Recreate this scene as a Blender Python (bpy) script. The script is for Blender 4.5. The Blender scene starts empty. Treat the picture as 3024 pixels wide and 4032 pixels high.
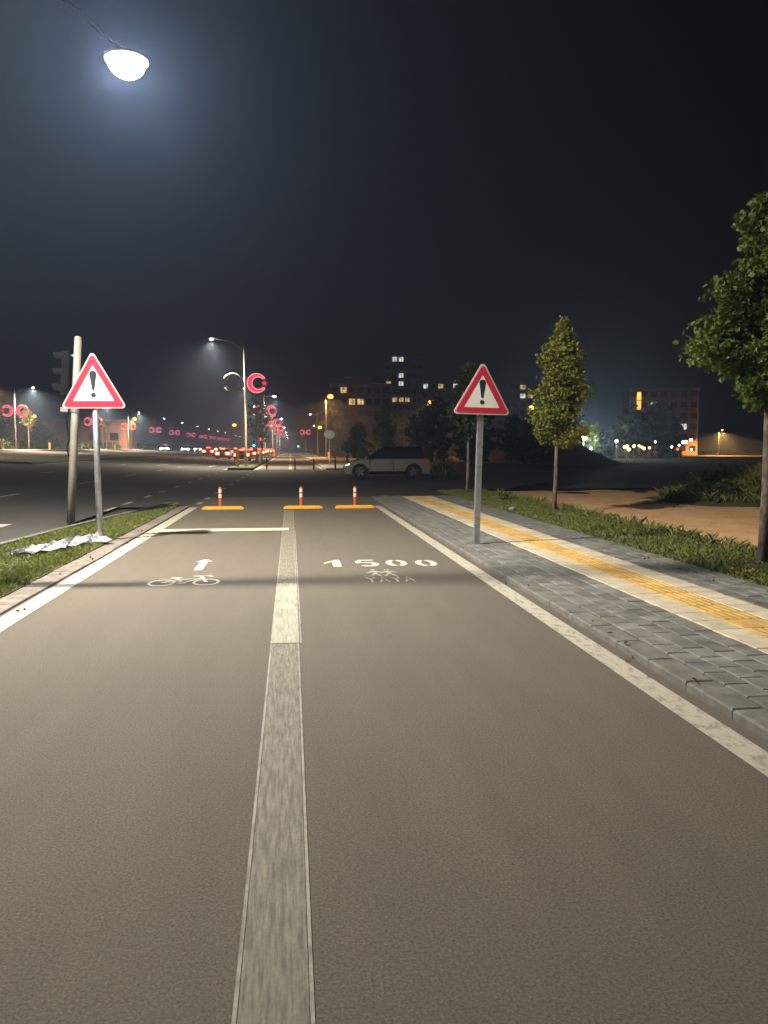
import bpy, math, random
from mathutils import Vector, Matrix

random.seed(7)
R_ = math.radians
scene = bpy.context.scene
col = scene.collection
PI = math.pi

# ------------------------------------------------------------------ camera
cam_d = bpy.data.cameras.new('camera')
cam_d.sensor_fit = 'VERTICAL'
cam_d.sensor_height = 36.0
cam_d.lens = 36.0 * 3030.0 / 4032.0
cam_d.clip_start = 0.05
cam_d.clip_end = 4000
cam = bpy.data.objects.new('camera', cam_d)
col.objects.link(cam)
cam.location = (0, 0, 1.5)
cam.rotation_euler = (R_(90 - 4.717), 0, R_(-6.883))
scene.camera = cam

# ------------------------------------------------------------------ night sky, exposure
world = bpy.data.worlds.new('World')
scene.world = world
world.use_nodes = True
bg = world.node_tree.nodes['Background']
bg.inputs['Color'].default_value = (1.0, 0.97, 0.95, 1)
bg.inputs['Strength'].default_value = 0.0024
scene.view_settings.view_transform = 'Standard'
scene.view_settings.look = 'None'
scene.view_settings.exposure = -0.15
scene.view_settings.gamma = 1.0
scene.cycles.use_denoising = True
try:
    scene.cycles.denoiser = 'OPENIMAGEDENOISE'
except Exception:
    pass
scene.cycles.max_bounces = 5
scene.cycles.diffuse_bounces = 2
scene.cycles.glossy_bounces = 2
scene.cycles.volume_bounces = 0
scene.cycles.sample_clamp_indirect = 4.0

GLOW_DENSITY = 0.0021  # density of the volume added for the glow around lamps


# ------------------------------------------------------------------ helpers
def gz(x):
    """height of the ground across the street: the main road climbs away from the path"""
    if x >= -6:
        return 0.0
    return min(0.04 * (-x - 6), 1.24)


class MB:
    def __init__(self):
        self.v = []
        self.f = []

    def add(self, vs, fs):
        o = len(self.v)
        self.v += [tuple(p) for p in vs]
        self.f += [tuple(i + o for i in f) for f in fs]
        return self

    def box(self, x0, x1, y0, y1, z0, z1):
        vs = [(x0, y0, z0), (x1, y0, z0), (x1, y1, z0), (x0, y1, z0), (x0, y0, z1), (x1, y0, z1), (x1, y1, z1), (x0, y1, z1)]
        return self.add(vs, [(3, 2, 1, 0), (4, 5, 6, 7), (0, 1, 5, 4), (1, 2, 6, 5), (2, 3, 7, 6), (3, 0, 4, 7)])

    def chamfer(self, x0, x1, y0, y1, z0, z1, c):
        """block without a bottom, its top edges chamfered"""
        b = [(x0, y0), (x1, y0), (x1, y1), (x0, y1)]
        t = [(x0 + c, y0 + c), (x1 - c, y0 + c), (x1 - c, y1 - c), (x0 + c, y1 - c)]
        vs = [(x, y, z0) for x, y in b] + [(x, y, z1 - c) for x, y in b] + [(x, y, z1) for x, y in t]
        fs = [(8, 9, 10, 11)]
        for k in range(4):
            n = (k + 1) % 4
            fs += [(k, n, n + 4, k + 4), (k + 4, n + 4, n + 8, k + 8)]
        return self.add(vs, fs)

    def sheet(self, x0, x1, y0, y1, dz=0.0, xs=(), ys=()):
        X = sorted({x0, x1} | {x for x in (-6, -37) if x0 < x < x1} | set(xs))
        Y = sorted({y0, y1} | set(ys))
        vs = [(x, y, gz(x) + dz) for y in Y for x in X]
        n = len(X)
        fs = [(j * n + i, j * n + i + 1, (j + 1) * n + i + 1, (j + 1) * n + i) for j in range(len(Y) - 1) for i in range(n - 1)]
        return self.add(vs, fs)

    def tube(self, pts, rad, n=10, cap=True):
        pts = [Vector(p) for p in pts]
        if not isinstance(rad, (list, tuple)):
            rad = [rad] * len(pts)
        vs, fs = [], []
        up = Vector((0, 0, 1))
        a = None
        for i, p in enumerate(pts):
            d = (pts[min(i + 1, len(pts) - 1)] - pts[max(i - 1, 0)]).normalized()
            if a is None:
                a = d.cross(up)
                if a.length < 1e-3:
                    a = Vector((1, 0, 0))
            a = (a - d * a.dot(d)).normalized()
            b = d.cross(a)
            for k in range(n):
                t = 2 * PI * k / n
                vs.append(p + (a * math.cos(t) + b * math.sin(t)) * rad[i])
        for i in range(len(pts) - 1):
            for k in range(n):
                m = (k + 1) % n
                fs.append((i * n + k, i * n + m, (i + 1) * n + m, (i + 1) * n + k))
        if cap:
            fs.append(tuple(range(n))[::-1])
            fs.append(tuple(range((len(pts) - 1) * n, len(pts) * n)))
        return self.add(vs, fs)

    def prism_y(self, poly, y0, y1):
        """polygon in the xz plane, extruded along y"""
        n = len(poly)
        vs = [(x, y0, z) for x, z in poly] + [(x, y1, z) for x, z in poly]
        fs = [tuple(range(n)), tuple(range(n, 2 * n))[::-1]]
        fs += [(k, k + n, (k + 1) % n + n, (k + 1) % n) for k in range(n)]
        return self.add(vs, fs)

    def ring_y(self, outer, inner, y0, y1):
        n = len(outer)
        vs = [(x, y0, z) for x, z in outer] + [(x, y0, z) for x, z in inner] + [(x, y1, z) for x, z in outer] + [(x, y1, z) for x, z in inner]
        fs = []
        for k in range(n):
            m = (k + 1) % n
            fs += [(k, m, m + n, k + n), (k + 2 * n, k + 3 * n, m + 3 * n, m + 2 * n), (k, k + 2 * n, m + 2 * n, m), (k + n, m + n, m + 3 * n, k + 3 * n)]
        return self.add(vs, fs)

    def stroke(self, pts, w, z=0.0, closed=False):
        """flat painted stroke on the ground"""
        P = [Vector((p[0], p[1])) for p in pts]
        n = len(P)
        L, Rr = [], []
        for i in range(n):
            a = P[(i - 1) % n] if (closed or i > 0) else P[i]
            b = P[(i + 1) % n] if (closed or i < n - 1) else P[i]
            d = (b - a).normalized()
            nn = Vector((-d.y, d.x)) * w / 2
            L.append(P[i] + nn)
            Rr.append(P[i] - nn)
        vs = [(p.x, p.y, z) for p in L] + [(p.x, p.y, z) for p in Rr]
        rng = n if closed else n - 1
        return self.add(vs, [(k, n + k, n + (k + 1) % n, (k + 1) % n) for k in range(rng)])

    def poly(self, pts, z=0.0):
        return self.add([(x, y, z) for x, y in pts], [tuple(range(len(pts)))])

    def mesh(self, name, m, smooth=False):
        me = bpy.data.meshes.new(name)
        me.from_pydata(self.v, [], self.f)
        me.materials.append(m)
        if smooth:
            me.polygons.foreach_set('use_smooth', [True] * len(me.polygons))
        me.update()
        return me

    def build(self, name, m, parent=None, smooth=False):
        return put(name, self.mesh(name, m, smooth), parent)


def put(name, me, parent=None, loc=None, rot=None):
    o = bpy.data.objects.new(name, me)
    col.objects.link(o)
    if parent:
        o.parent = parent
    if loc:
        o.location = loc
    if rot:
        o.rotation_euler = rot
    return o


def tag(o, label=None, cat=None, group=None, kind=None):
    if label:
        o['label'] = label
    if cat:
        o['category'] = cat
    if group:
        o['group'] = group
    if kind:
        o['kind'] = kind
    return o


def thing(name, loc, label, cat, group=None, rz=0.0, tilt=(0, 0)):
    o = bpy.data.objects.new(name, None)
    col.objects.link(o)
    o.location = loc
    o.rotation_euler = (tilt[0], tilt[1], rz)
    o.empty_display_size = 0.2
    return tag(o, label, cat, group)


def copy_tree(o, parent=None):
    c = o.copy()
    col.objects.link(c)
    c.parent = parent
    for ch in list(o.children):
        copy_tree(ch, c)
    return c


# ------------------------------------------------------------------ materials
def newmat(name):
    m = bpy.data.materials.new(name)
    m.use_nodes = True
    nt = m.node_tree
    return m, nt, nt.nodes, nt.links, nt.nodes['Principled BSDF']


def mat(name, c, rough=0.7, metal=0.0, var=0.0, scale=8.0, c2=None, bump=0.0, bscale=60.0, emit=None, es=0.0, rnd=0.0, stretch=None, spec=None):
    """plain surface; two-colour noise, fine relief, a little difference from piece to piece"""
    m, nt, N, L, b = newmat(name)
    b.inputs['Base Color'].default_value = (*c, 1)
    b.inputs['Roughness'].default_value = rough
    b.inputs['Metallic'].default_value = metal
    if spec is not None:
        b.inputs['Specular IOR Level'].default_value = spec
    tc = N.new('ShaderNodeTexCoord')
    geo = N.new('ShaderNodeNewGeometry')
    vec = geo.outputs['Position']
    if stretch:
        mp = N.new('ShaderNodeMapping')
        mp.inputs['Scale'].default_value = stretch
        L.new(vec, mp.inputs['Vector'])
        vec = mp.outputs['Vector']
    out = None
    if var or c2:
        n1 = N.new('ShaderNodeTexNoise')
        n1.inputs['Scale'].default_value = scale
        n1.inputs['Detail'].default_value = 6
        L.new(vec, n1.inputs['Vector'])
        mx = N.new('ShaderNodeMix')
        mx.data_type = 'RGBA'
        d = c2 if c2 else tuple(max(0, k * (1 - var)) for k in c)
        mx.inputs[6].default_value = (*c, 1)
        mx.inputs[7].default_value = (*d, 1)
        rp = N.new('ShaderNodeValToRGB')
        rp.color_ramp.elements[0].position = 0.36
        rp.color_ramp.elements[1].position = 0.66
        L.new(n1.outputs['Fac'], rp.inputs['Fac'])
        L.new(rp.outputs['Color'], mx.inputs[0])
        out = mx.outputs[2]
    if rnd:
        oi = N.new('ShaderNodeObjectInfo')
        mr = N.new('ShaderNodeMapRange')
        mr.inputs[3].default_value = 1 - rnd
        mr.inputs[4].default_value = 1 + rnd
        L.new(oi.outputs['Random'], mr.inputs[0])
        hs = N.new('ShaderNodeHueSaturation')
        L.new(mr.outputs[0], hs.inputs['Value'])
        if out:
            L.new(out, hs.inputs['Color'])
        else:
            hs.inputs['Color'].default_value = (*c, 1)
        out = hs.outputs['Color']
    if out:
        L.new(out, b.inputs['Base Color'])
    if bump:
        n2 = N.new('ShaderNodeTexNoise')
        n2.inputs['Scale'].default_value = bscale
        n2.inputs['Detail'].default_value = 5
        L.new(vec, n2.inputs['Vector'])
        bp = N.new('ShaderNodeBump')
        bp.inputs['Strength'].default_value = bump
        bp.inputs['Distance'].default_value = 0.01
        L.new(n2.outputs['Fac'], bp.inputs['Height'])
        L.new(bp.outputs['Normal'], b.inputs['Normal'])
    if emit:
        b.inputs['Emission Color'].default_value = (*emit, 1)
        b.inputs['Emission Strength'].default_value = es
    return m


def leafmat(name, c, c2, trans=0.35, rough=0.5):
    m, nt, N, L, b = newmat(name)
    geo = N.new('ShaderNodeNewGeometry')
    mx = N.new('ShaderNodeMix')
    mx.data_type = 'RGBA'
    mx.inputs[6].default_value = (*c, 1)
    mx.inputs[7].default_value = (*c2, 1)
    L.new(geo.outputs['Random Per Island'], mx.inputs[0])
    L.new(mx.outputs[2], b.inputs['Base Color'])
    b.inputs['Roughness'].default_value = rough
    tr = N.new('ShaderNodeBsdfTranslucent')
    L.new(mx.outputs[2], tr.inputs['Color'])
    ms = N.new('ShaderNodeMixShader')
    ms.inputs[0].default_value = trans
    L.new(b.outputs[0], ms.inputs[1])
    L.new(tr.outputs[0], ms.inputs[2])
    L.new(ms.outputs[0], N['Material Output'].inputs['Surface'])
    return m


def paintmat(name, c, under, wear=0.5, soft=0.08, scale=9.0, stretch=(1, 1, 1), fine=70.0):
    """road paint with worn spots where the asphalt shows"""
    m, nt, N, L, b = newmat(name)
    geo = N.new('ShaderNodeNewGeometry')
    mp = N.new('ShaderNodeMapping')
    mp.inputs['Scale'].default_value = stretch
    L.new(geo.outputs['Position'], mp.inputs['Vector'])
    n1 = N.new('ShaderNodeTexNoise')
    n1.inputs['Scale'].default_value = scale
    n1.inputs['Detail'].default_value = 8
    n1.inputs['Roughness'].default_value = 0.7
    L.new(mp.outputs['Vector'], n1.inputs['Vector'])
    rp = N.new('ShaderNodeValToRGB')
    rp.color_ramp.elements[0].position = wear - soft
    rp.color_ramp.elements[1].position = wear + soft
    L.new(n1.outputs['Fac'], rp.inputs['Fac'])
    mx = N.new('ShaderNodeMix')
    mx.data_type = 'RGBA'
    mx.inputs[6].default_value = (*under, 1)
    mx.inputs[7].default_value = (*c, 1)
    L.new(rp.outputs['Color'], mx.inputs[0])
    n2 = N.new('ShaderNodeTexNoise')
    n2.inputs['Scale'].default_value = fine
    L.new(geo.outputs['Position'], n2.inputs['Vector'])
    hs = N.new('ShaderNodeHueSaturation')
    mr = N.new('ShaderNodeMapRange')
    mr.inputs[3].default_value = 0.78
    mr.inputs[4].default_value = 1.2
    L.new(n2.outputs['Fac'], mr.inputs[0])
    L.new(mr.outputs[0], hs.inputs['Value'])
    L.new(mx.outputs[2], hs.inputs['Color'])
    L.new(hs.outputs['Color'], b.inputs['Base Color'])
    b.inputs['Roughness'].default_value = 0.75
    return m


def asphalt(name, c, c2):
    m, nt, N, L, b = newmat(name)
    geo = N.new('ShaderNodeNewGeometry')
    big = N.new('ShaderNodeTexNoise')
    big.inputs['Scale'].default_value = 0.55
    big.inputs['Detail'].default_value = 6
    big.inputs['Roughness'].default_value = 0.62
    L.new(geo.outputs['Position'], big.inputs['Vector'])
    mx = N.new('ShaderNodeMix')
    mx.data_type = 'RGBA'
    mx.inputs[6].default_value = (*c, 1)
    mx.inputs[7].default_value = (*c2, 1)
    L.new(big.outputs['Fac'], mx.inputs[0])
    mp = N.new('ShaderNodeMapping')
    mp.inputs['Scale'].default_value = (1.0, 0.16, 1.0)
    L.new(geo.outputs['Position'], mp.inputs['Vector'])
    band = N.new('ShaderNodeTexNoise')
    band.inputs['Scale'].default_value = 3.2
    band.inputs['Detail'].default_value = 7
    band.inputs['Roughness'].default_value = 0.68
    L.new(mp.outputs['Vector'], band.inputs['Vector'])
    bmr = N.new('ShaderNodeMapRange')
    bmr.inputs[1].default_value = 0.30
    bmr.inputs[2].default_value = 0.70
    bmr.inputs[3].default_value = 0.91
    bmr.inputs[4].default_value = 1.08
    L.new(band.outputs['Fac'], bmr.inputs[0])
    fine = N.new('ShaderNodeTexNoise')
    fine.inputs['Scale'].default_value = 95
    fine.inputs['Detail'].default_value = 4
    fine.inputs['Roughness'].default_value = 0.75
    L.new(geo.outputs['Position'], fine.inputs['Vector'])
    vo = N.new('ShaderNodeTexVoronoi')
    vo.inputs['Scale'].default_value = 140
    L.new(geo.outputs['Position'], vo.inputs['Vector'])
    mr = N.new('ShaderNodeMapRange')
    mr.inputs[1].default_value = 0.3
    mr.inputs[2].default_value = 0.7
    mr.inputs[3].default_value = 0.50
    mr.inputs[4].default_value = 1.50
    L.new(fine.outputs['Fac'], mr.inputs[0])
    mul = N.new('ShaderNodeMath')
    mul.operation = 'MULTIPLY'
    L.new(mr.outputs[0], mul.inputs[0])
    L.new(bmr.outputs[0], mul.inputs[1])
    # pale scuffs
    sc = N.new('ShaderNodeTexNoise')
    sc.inputs['Scale'].default_value = 1.7
    sc.inputs['Detail'].default_value = 9
    sc.inputs['Roughness'].default_value = 0.75
    L.new(geo.outputs['Position'], sc.inputs['Vector'])
    scr = N.new('ShaderNodeMapRange')
    scr.inputs[1].default_value = 0.66
    scr.inputs[2].default_value = 0.74
    scr.inputs[3].default_value = 1.0
    scr.inputs[4].default_value = 1.35
    L.new(sc.outputs['Fac'], scr.inputs[0])
    mul2 = N.new('ShaderNodeMath')
    mul2.operation = 'MULTIPLY'
    L.new(mul.outputs[0], mul2.inputs[0])
    L.new(scr.outputs[0], mul2.inputs[1])
    hs = N.new('ShaderNodeHueSaturation')
    L.new(mul2.outputs[0], hs.inputs['Value'])
    L.new(mx.outputs[2], hs.inputs['Color'])
    L.new(hs.outputs['Color'], b.inputs['Base Color'])
    b.inputs['Roughness'].default_value = 0.82
    b.inputs['Specular IOR Level'].default_value = 0.3
    bp = N.new('ShaderNodeBump')
    bp.inputs['Strength'].default_value = 0.16
    bp.inputs['Distance'].default_value = 0.004
    L.new(vo.outputs['Distance'], bp.inputs['Height'])
    L.new(bp.outputs['Normal'], b.inputs['Normal'])
    return m


def roomlight(name, c, es, scale):
    """lit room seen through its window: brighter and dimmer parts behind the pane"""
    m = mat(name, (0.5, 0.45, 0.35), 0.4, emit=c, es=es)
    N, L = m.node_tree.nodes, m.node_tree.links
    geo = N.new('ShaderNodeNewGeometry')
    n1 = N.new('ShaderNodeTexNoise')
    n1.inputs['Scale'].default_value = scale
    n1.inputs['Detail'].default_value = 3
    L.new(geo.outputs['Position'], n1.inputs['Vector'])
    mr = N.new('ShaderNodeMapRange')
    mr.inputs[1].default_value = 0.32
    mr.inputs[2].default_value = 0.62
    mr.inputs[3].default_value = es * 0.22
    mr.inputs[4].default_value = es * 1.25
    L.new(n1.outputs['Fac'], mr.inputs[0])
    L.new(mr.outputs[0], N['Principled BSDF'].inputs['Emission Strength'])
    return m


ASPH = (0.122, 0.105, 0.080)
M = {
    'asphalt': asphalt('asphalt', ASPH, (0.104, 0.090, 0.071)),
    'asphalt_road': asphalt('asphalt_road', (0.066, 0.062, 0.056), (0.050, 0.048, 0.045)),
    'soil': mat('soil', (0.030, 0.032, 0.018), 0.95, c2=(0.045, 0.036, 0.024), scale=0.7, bump=0.6, bscale=6),
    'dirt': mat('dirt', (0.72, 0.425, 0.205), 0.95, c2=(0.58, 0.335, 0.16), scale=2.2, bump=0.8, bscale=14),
    'turf': mat('turf', (0.045, 0.062, 0.018), 0.95, c2=(0.075, 0.062, 0.034), scale=3.0, bump=0.7, bscale=30),
    'paint': paintmat('paint', (0.41, 0.38, 0.31), ASPH, wear=0.40, soft=0.10, scale=16, stretch=(1, 0.55, 1)),
    'paint_new': paintmat('paint_new', (0.48, 0.45, 0.365), ASPH, wear=0.28, soft=0.06, scale=30),
    'paint_dash': paintmat('paint_dash', (0.345, 0.33, 0.26), (0.21, 0.195, 0.155), wear=0.47, soft=0.10, scale=26, stretch=(1.5, 0.13, 1)),
    'paint_ghost': paintmat('paint_ghost', (0.25, 0.23, 0.18), (0.115, 0.101, 0.080), wear=0.52, soft=0.13, scale=34, stretch=(1.8, 0.16, 1)),
    'paint_thin': paintmat('paint_thin', (0.32, 0.30, 0.25), ASPH, wear=0.42, soft=0.12, scale=14, stretch=(1, 0.4, 1)),
    'paint_worn': paintmat('paint_worn', (0.40, 0.38, 0.32), ASPH, wear=0.46, soft=0.05, scale=22),
    'kerb': mat('kerb', (0.165, 0.16, 0.14), 0.9, var=0.35, scale=9, bump=0.5, bscale=70, rnd=0.10),
    'kerb_pink': mat('kerb_pink', (0.20, 0.168, 0.145), 0.9, var=0.4, scale=7, bump=0.5, bscale=50, rnd=0.12),
    'block': mat('block', (0.182, 0.178, 0.160), 0.85, c2=(0.108, 0.106, 0.097), scale=6, bump=0.6, bscale=90, rnd=0.26),
    'cream': mat('cream', (0.55, 0.485, 0.355), 0.85, c2=(0.42, 0.37, 0.27), scale=7, bump=0.4, bscale=110, rnd=0.13),
    'yellow': mat('yellow', (0.58, 0.355, 0.095), 0.8, c2=(0.38, 0.25, 0.09), scale=7, bump=0.4, bscale=110, rnd=0.13),
    'bed': mat('bed', (0.045, 0.040, 0.034), 0.95, var=0.4, scale=20, bump=0.5),
    'galv': mat('galv', (0.44, 0.46, 0.48), 0.42, 0.75, var=0.25, scale=14),
    'galv_dull': mat('galv_dull', (0.34, 0.325, 0.285), 0.6, 0.2, var=0.28, scale=9, stretch=(1, 1, 0.3)),
    'dark_post': mat('dark_post', (0.014, 0.014, 0.015), 0.8, 0.0, var=0.2, scale=4, spec=0.1),
    'post': mat('post', (0.30, 0.28, 0.23), 0.6, 0.3, var=0.2, scale=4),
    'sign_white': mat('sign_white', (0.64, 0.63, 0.54), 0.5, var=0.16, scale=3.5),
    'sign_rim': mat('sign_rim', (0.50, 0.33, 0.30), 0.5),
    'sign_red': mat('sign_red', (0.42, 0.016, 0.042), 0.45, var=0.10, scale=6),
    'sign_black': mat('sign_black', (0.012, 0.012, 0.016), 0.5),
    'black': mat('black', (0.006, 0.006, 0.007), 0.9, spec=0.08),
    'orange': mat('orange', (0.62, 0.115, 0.028), 0.5, var=0.2, scale=20),
    'reflector': mat('reflector', (0.72, 0.62, 0.52), 0.4),
    'bump': mat('bump', (0.72, 0.33, 0.025), 0.6, var=0.25, scale=14, bump=0.3, bscale=60),
    'marker': mat('marker', (0.88, 0.62, 0.03), 0.4),
    'marker_red': mat('marker_red', (0.6, 0.03, 0.02), 0.4),
    'brown': mat('brown', (0.13, 0.065, 0.035), 0.7, var=0.3, scale=5),
    'bark': mat('bark', (0.22, 0.175, 0.135), 0.95, c2=(0.09, 0.07, 0.055), scale=16, bump=0.9, bscale=45, stretch=(1, 1, 0.5)),
    'leaf': leafmat('leaf', (0.075, 0.150, 0.016), (0.160, 0.200, 0.030)),
    'leaf_gold': leafmat('leaf_gold', (0.140, 0.175, 0.020), (0.28, 0.25, 0.040)),
    'leaf_dark': leafmat('leaf_dark', (0.032, 0.052, 0.014), (0.060, 0.076, 0.020)),
    'leaf_yellow': leafmat('leaf_yellow', (0.26, 0.21, 0.02), (0.16, 0.15, 0.025)),
    'grass': leafmat('grass', (0.105, 0.140, 0.022), (0.185, 0.185, 0.045), 0.3, 0.6),
    'plastic': mat('plastic', (0.34, 0.335, 0.35), 0.35, var=0.2, scale=9),
    'footing': mat('footing', (0.46, 0.43, 0.37), 0.9, var=0.3, scale=12, bump=0.6, bscale=40),
    'silver': mat('silver', (0.19, 0.18, 0.16), 0.35, 0.4),
    'car_red': mat('car_red', (0.10, 0.02, 0.02), 0.35, 0.3),
    'car_grey': mat('car_grey', (0.12, 0.12, 0.13), 0.35, 0.4),
    'car_white': mat('car_white', (0.5, 0.5, 0.5), 0.35, 0.0),
    'glass': mat('glass', (0.012, 0.013, 0.015), 0.12),
    'tyre': mat('tyre', (0.012, 0.012, 0.012), 0.85),
    'rim': mat('rim', (0.10, 0.10, 0.095), 0.4, 0.6),
    'tail': mat('tail', (0.4, 0.02, 0.01), 0.4, emit=(1.0, 0.025, 0.010), es=70),
    'tail_core': mat('tail_core', (0.6, 0.2, 0.05), 0.4, emit=(1.0, 0.26, 0.05), es=70),
    'head': mat('head', (0.8, 0.8, 0.8), 0.3, emit=(0.86, 0.90, 1.0), es=420),
    'headlight_glint': mat('headlight_glint', (0.8, 0.8, 0.8), 0.3, emit=(1.0, 0.98, 0.9), es=1.6),  # faint glow standing in for a reflection on the unlit headlight
    'led': mat('led', (0.8, 0.8, 0.8), 0.3, emit=(0.95, 0.97, 1.0), es=1270),
    'led_far': mat('led_far', (0.8, 0.8, 0.8), 0.3, emit=(1.0, 0.92, 0.76), es=40),
    'sodium': mat('sodium', (0.8, 0.5, 0.2), 0.3, emit=(1.0, 0.30, 0.025), es=14),
    'ornament': mat('ornament', (0.5, 0.03, 0.06), 0.4, emit=(1.0, 0.045, 0.085), es=1.0),
    'ornament_tube': mat('ornament_tube', (0.6, 0.2, 0.2), 0.4, emit=(1.0, 0.26, 0.32), es=1.5),
    'ornament_off': mat('ornament_off', (0.5, 0.47, 0.40), 0.5, var=0.3, scale=6),
    'green_lens': mat('green_lens', (0.1, 0.5, 0.4), 0.3, emit=(0.06, 0.95, 0.72), es=9),
    'red_lens': mat('red_lens', (0.5, 0.05, 0.02), 0.3, emit=(1.0, 0.05, 0.012), es=14),
    'wall_a': mat('wall_a', (0.36, 0.28, 0.22), 0.9, var=0.2, scale=0.3),
    'wall_b': mat('wall_b', (0.50, 0.46, 0.41), 0.9, var=0.2, scale=0.2),
    'wall_e': mat('wall_e', (0.42, 0.25, 0.18), 0.9, var=0.25, scale=0.2),
    'wall_brown': mat('wall_brown', (0.34, 0.15, 0.085), 0.9, c2=(0.20, 0.10, 0.06), scale=0.15),
    'slab': mat('slab', (0.32, 0.27, 0.22), 0.9),
    'window_dark': mat('window_dark', (0.012, 0.011, 0.013), 0.2),
    'window_warm': roomlight('window_warm', (1.0, 0.64, 0.24), 1.25, 1.1),
    'window_cool': roomlight('window_cool', (0.88, 1.0, 0.88), 1.4, 1.0),
    'stair_strip': mat('stair_strip', (0.8, 0.5, 0.2), 0.4, emit=(1.0, 0.42, 0.05), es=3.2),
    'hill': mat('hill', (0.060, 0.045, 0.032), 0.95, c2=(0.035, 0.03, 0.024), scale=0.05),
    'mound': mat('mound', (0.24, 0.225, 0.20), 0.95, var=0.3, scale=0.4, bump=0.6, bscale=3),
    'pale_stone': mat('pale_stone', (0.34, 0.31, 0.26), 0.9, var=0.25, scale=1.0),  # pale stone shared by the far pavements and pebbles
}

# ------------------------------------------------------------------ lamps' light


def lamp_light(parent, loc, power, color, size=175, tilt=0.0, lobe=2.0, radius=0.08, lean=0.0):
    """the light of one lamp; a road head throws a lobe about its own axis, which may lean along the road"""
    ld = bpy.data.lights.new('lamp_light', 'SPOT')
    ld.energy = power
    ld.color = color
    ld.shadow_soft_size = radius
    ld.spot_size = R_(size)
    ld.spot_blend = 0.2
    o = bpy.data.objects.new('lamp_light', ld)
    col.objects.link(o)
    o.parent = parent
    o.location = loc
    axis = Vector((math.sin(R_(lean)), math.sin(R_(tilt)), -1)).normalized()
    o.rotation_euler = axis.to_track_quat('-Z', 'Y').to_euler()
    ld.use_nodes = True
    nt = ld.node_tree
    N, L = nt.nodes, nt.links
    em = N['Emission']
    geo = N.new('ShaderNodeNewGeometry')
    dt = N.new('ShaderNodeVectorMath')
    dt.operation = 'DOT_PRODUCT'
    dt.inputs[1].default_value = axis
    L.new(geo.outputs['Incoming'], dt.inputs[0])
    ab = N.new('ShaderNodeMath')
    ab.operation = 'ABSOLUTE'
    L.new(dt.outputs['Value'], ab.inputs[0])
    pw = N.new('ShaderNodeMath')
    pw.operation = 'POWER'
    pw.inputs[1].default_value = lobe
    L.new(ab.outputs[0], pw.inputs[0])
    L.new(pw.outputs[0], em.inputs['Strength'])
    return o


WARMWHITE = (1.0, 0.91, 0.75)
COOLWHITE = (0.92, 0.95, 1.0)
SODIUM = (1.0, 0.42, 0.10)
FARWHITE = (1.0, 0.84, 0.60)

# ------------------------------------------------------------------ the setting
ground = MB().sheet(-900, 900, -40, 1500, -0.06, ys=(0, 100, 400)).build('ground', M['soil'])
tag(ground, kind='structure')

main_road = MB().sheet(-17.2, -4.4, -30, 900, 0.0).build('main_road', M['asphalt_road'])
tag(main_road, kind='structure')
opp = MB().sheet(-35, -22.8, -30, 900, 0.0).build('opposite_carriageway', M['asphalt_road'])
tag(opp, kind='structure')
side = MB().sheet(-4.4, 5.0, 20.3, 28, -0.004).sheet(-4.4, 70, 28, 54, -0.004).sheet(-22.8, -17.2, 24, 54, -0.004).build('side_road', M['asphalt_road'])
tag(side, kind='structure')
for y0, y1 in ((-30, 24), (54, 900)):
    md = MB()
    md.add([(-17.2, y0, gz(-17.2) - .05), (-17.2, y0, gz(-17.2) + .12), (-22.8, y0, gz(-22.8) + .12), (-22.8, y0, gz(-22.8) - .05),
            (-17.2, y1, gz(-17.2) - .05), (-17.2, y1, gz(-17.2) + .12), (-22.8, y1, gz(-22.8) + .12), (-22.8, y1, gz(-22.8) - .05)],
           [(0, 1, 2, 3), (7, 6, 5, 4), (0, 4, 5, 1), (1, 5, 6, 2), (2, 6, 7, 3)])
    tag(md.build('grass_median', M['turf']), kind='structure')

path = MB().sheet(-2.62, 2.42, -12, 24, 0.0).build('cycle_path', M['asphalt'])
tag(path, kind='structure')
path_far = MB().sheet(-2.62, 2.42, 54.4, 420, 0.0).build('far_cycle_path', M['asphalt'])
tag(path_far, kind='structure')

Z1 = 0.004
for xa, xb in ((-2.575, -2.37), (2.15, 2.325)):
    MB().sheet(xa, xb, -12, 20.0, Z1).build('edge_line', M['paint'], path)
    MB().sheet(xa, xb, 54.6, 420, Z1).build('edge_line', M['paint'], path_far)
MB().sheet(-2.37, -0.05, 14.08, 14.58, 2.5 * Z1).build('stop_line', M['paint_new'], path)
# the ground-off centre strip, its thin outlines and the fresh dash
MB().sheet(-0.155, 0.035, -12, 18.9, Z1).build('centre_strip', M['paint_ghost'], path)
for x in (-0.163, 0.043):
    MB().sheet(x - .006, x + .006, -12, 18.9, Z1).build('strip_outline', M['paint_thin'], path)
MB().sheet(0.058, 0.069, 5.87, 14.0, Z1).build('strip_outline', M['paint_thin'], path)
MB().sheet(-0.170, 0.052, 5.87, 8.52, 2 * Z1).build('centre_dash', M['paint_dash'], path)
for y in range(60, 300, 12):
    MB().sheet(-0.16, 0.04, y - 3.5, y + 3.5, Z1).build('centre_dash', M['paint_new'], path_far)

# arrow
MB().poly([(-1.205, 9.62), (-1.105, 9.62), (-1.105, 10.34), (-1.04, 10.34), (-1.155, 10.56), (-1.27, 10.34), (-1.205, 10.34)], Z1).build('arrow_marking', M['paint_new'], path)


# bicycle
def circ(cx, cy, rx, ry, a0=0.0, a1=360.0, n=20):
    return [(cx + rx * math.cos(R_(a0 + (a1 - a0) * k / n)), cy + ry * math.sin(R_(a0 + (a1 - a0) * k / n))) for k in range(n + 1)]


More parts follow.
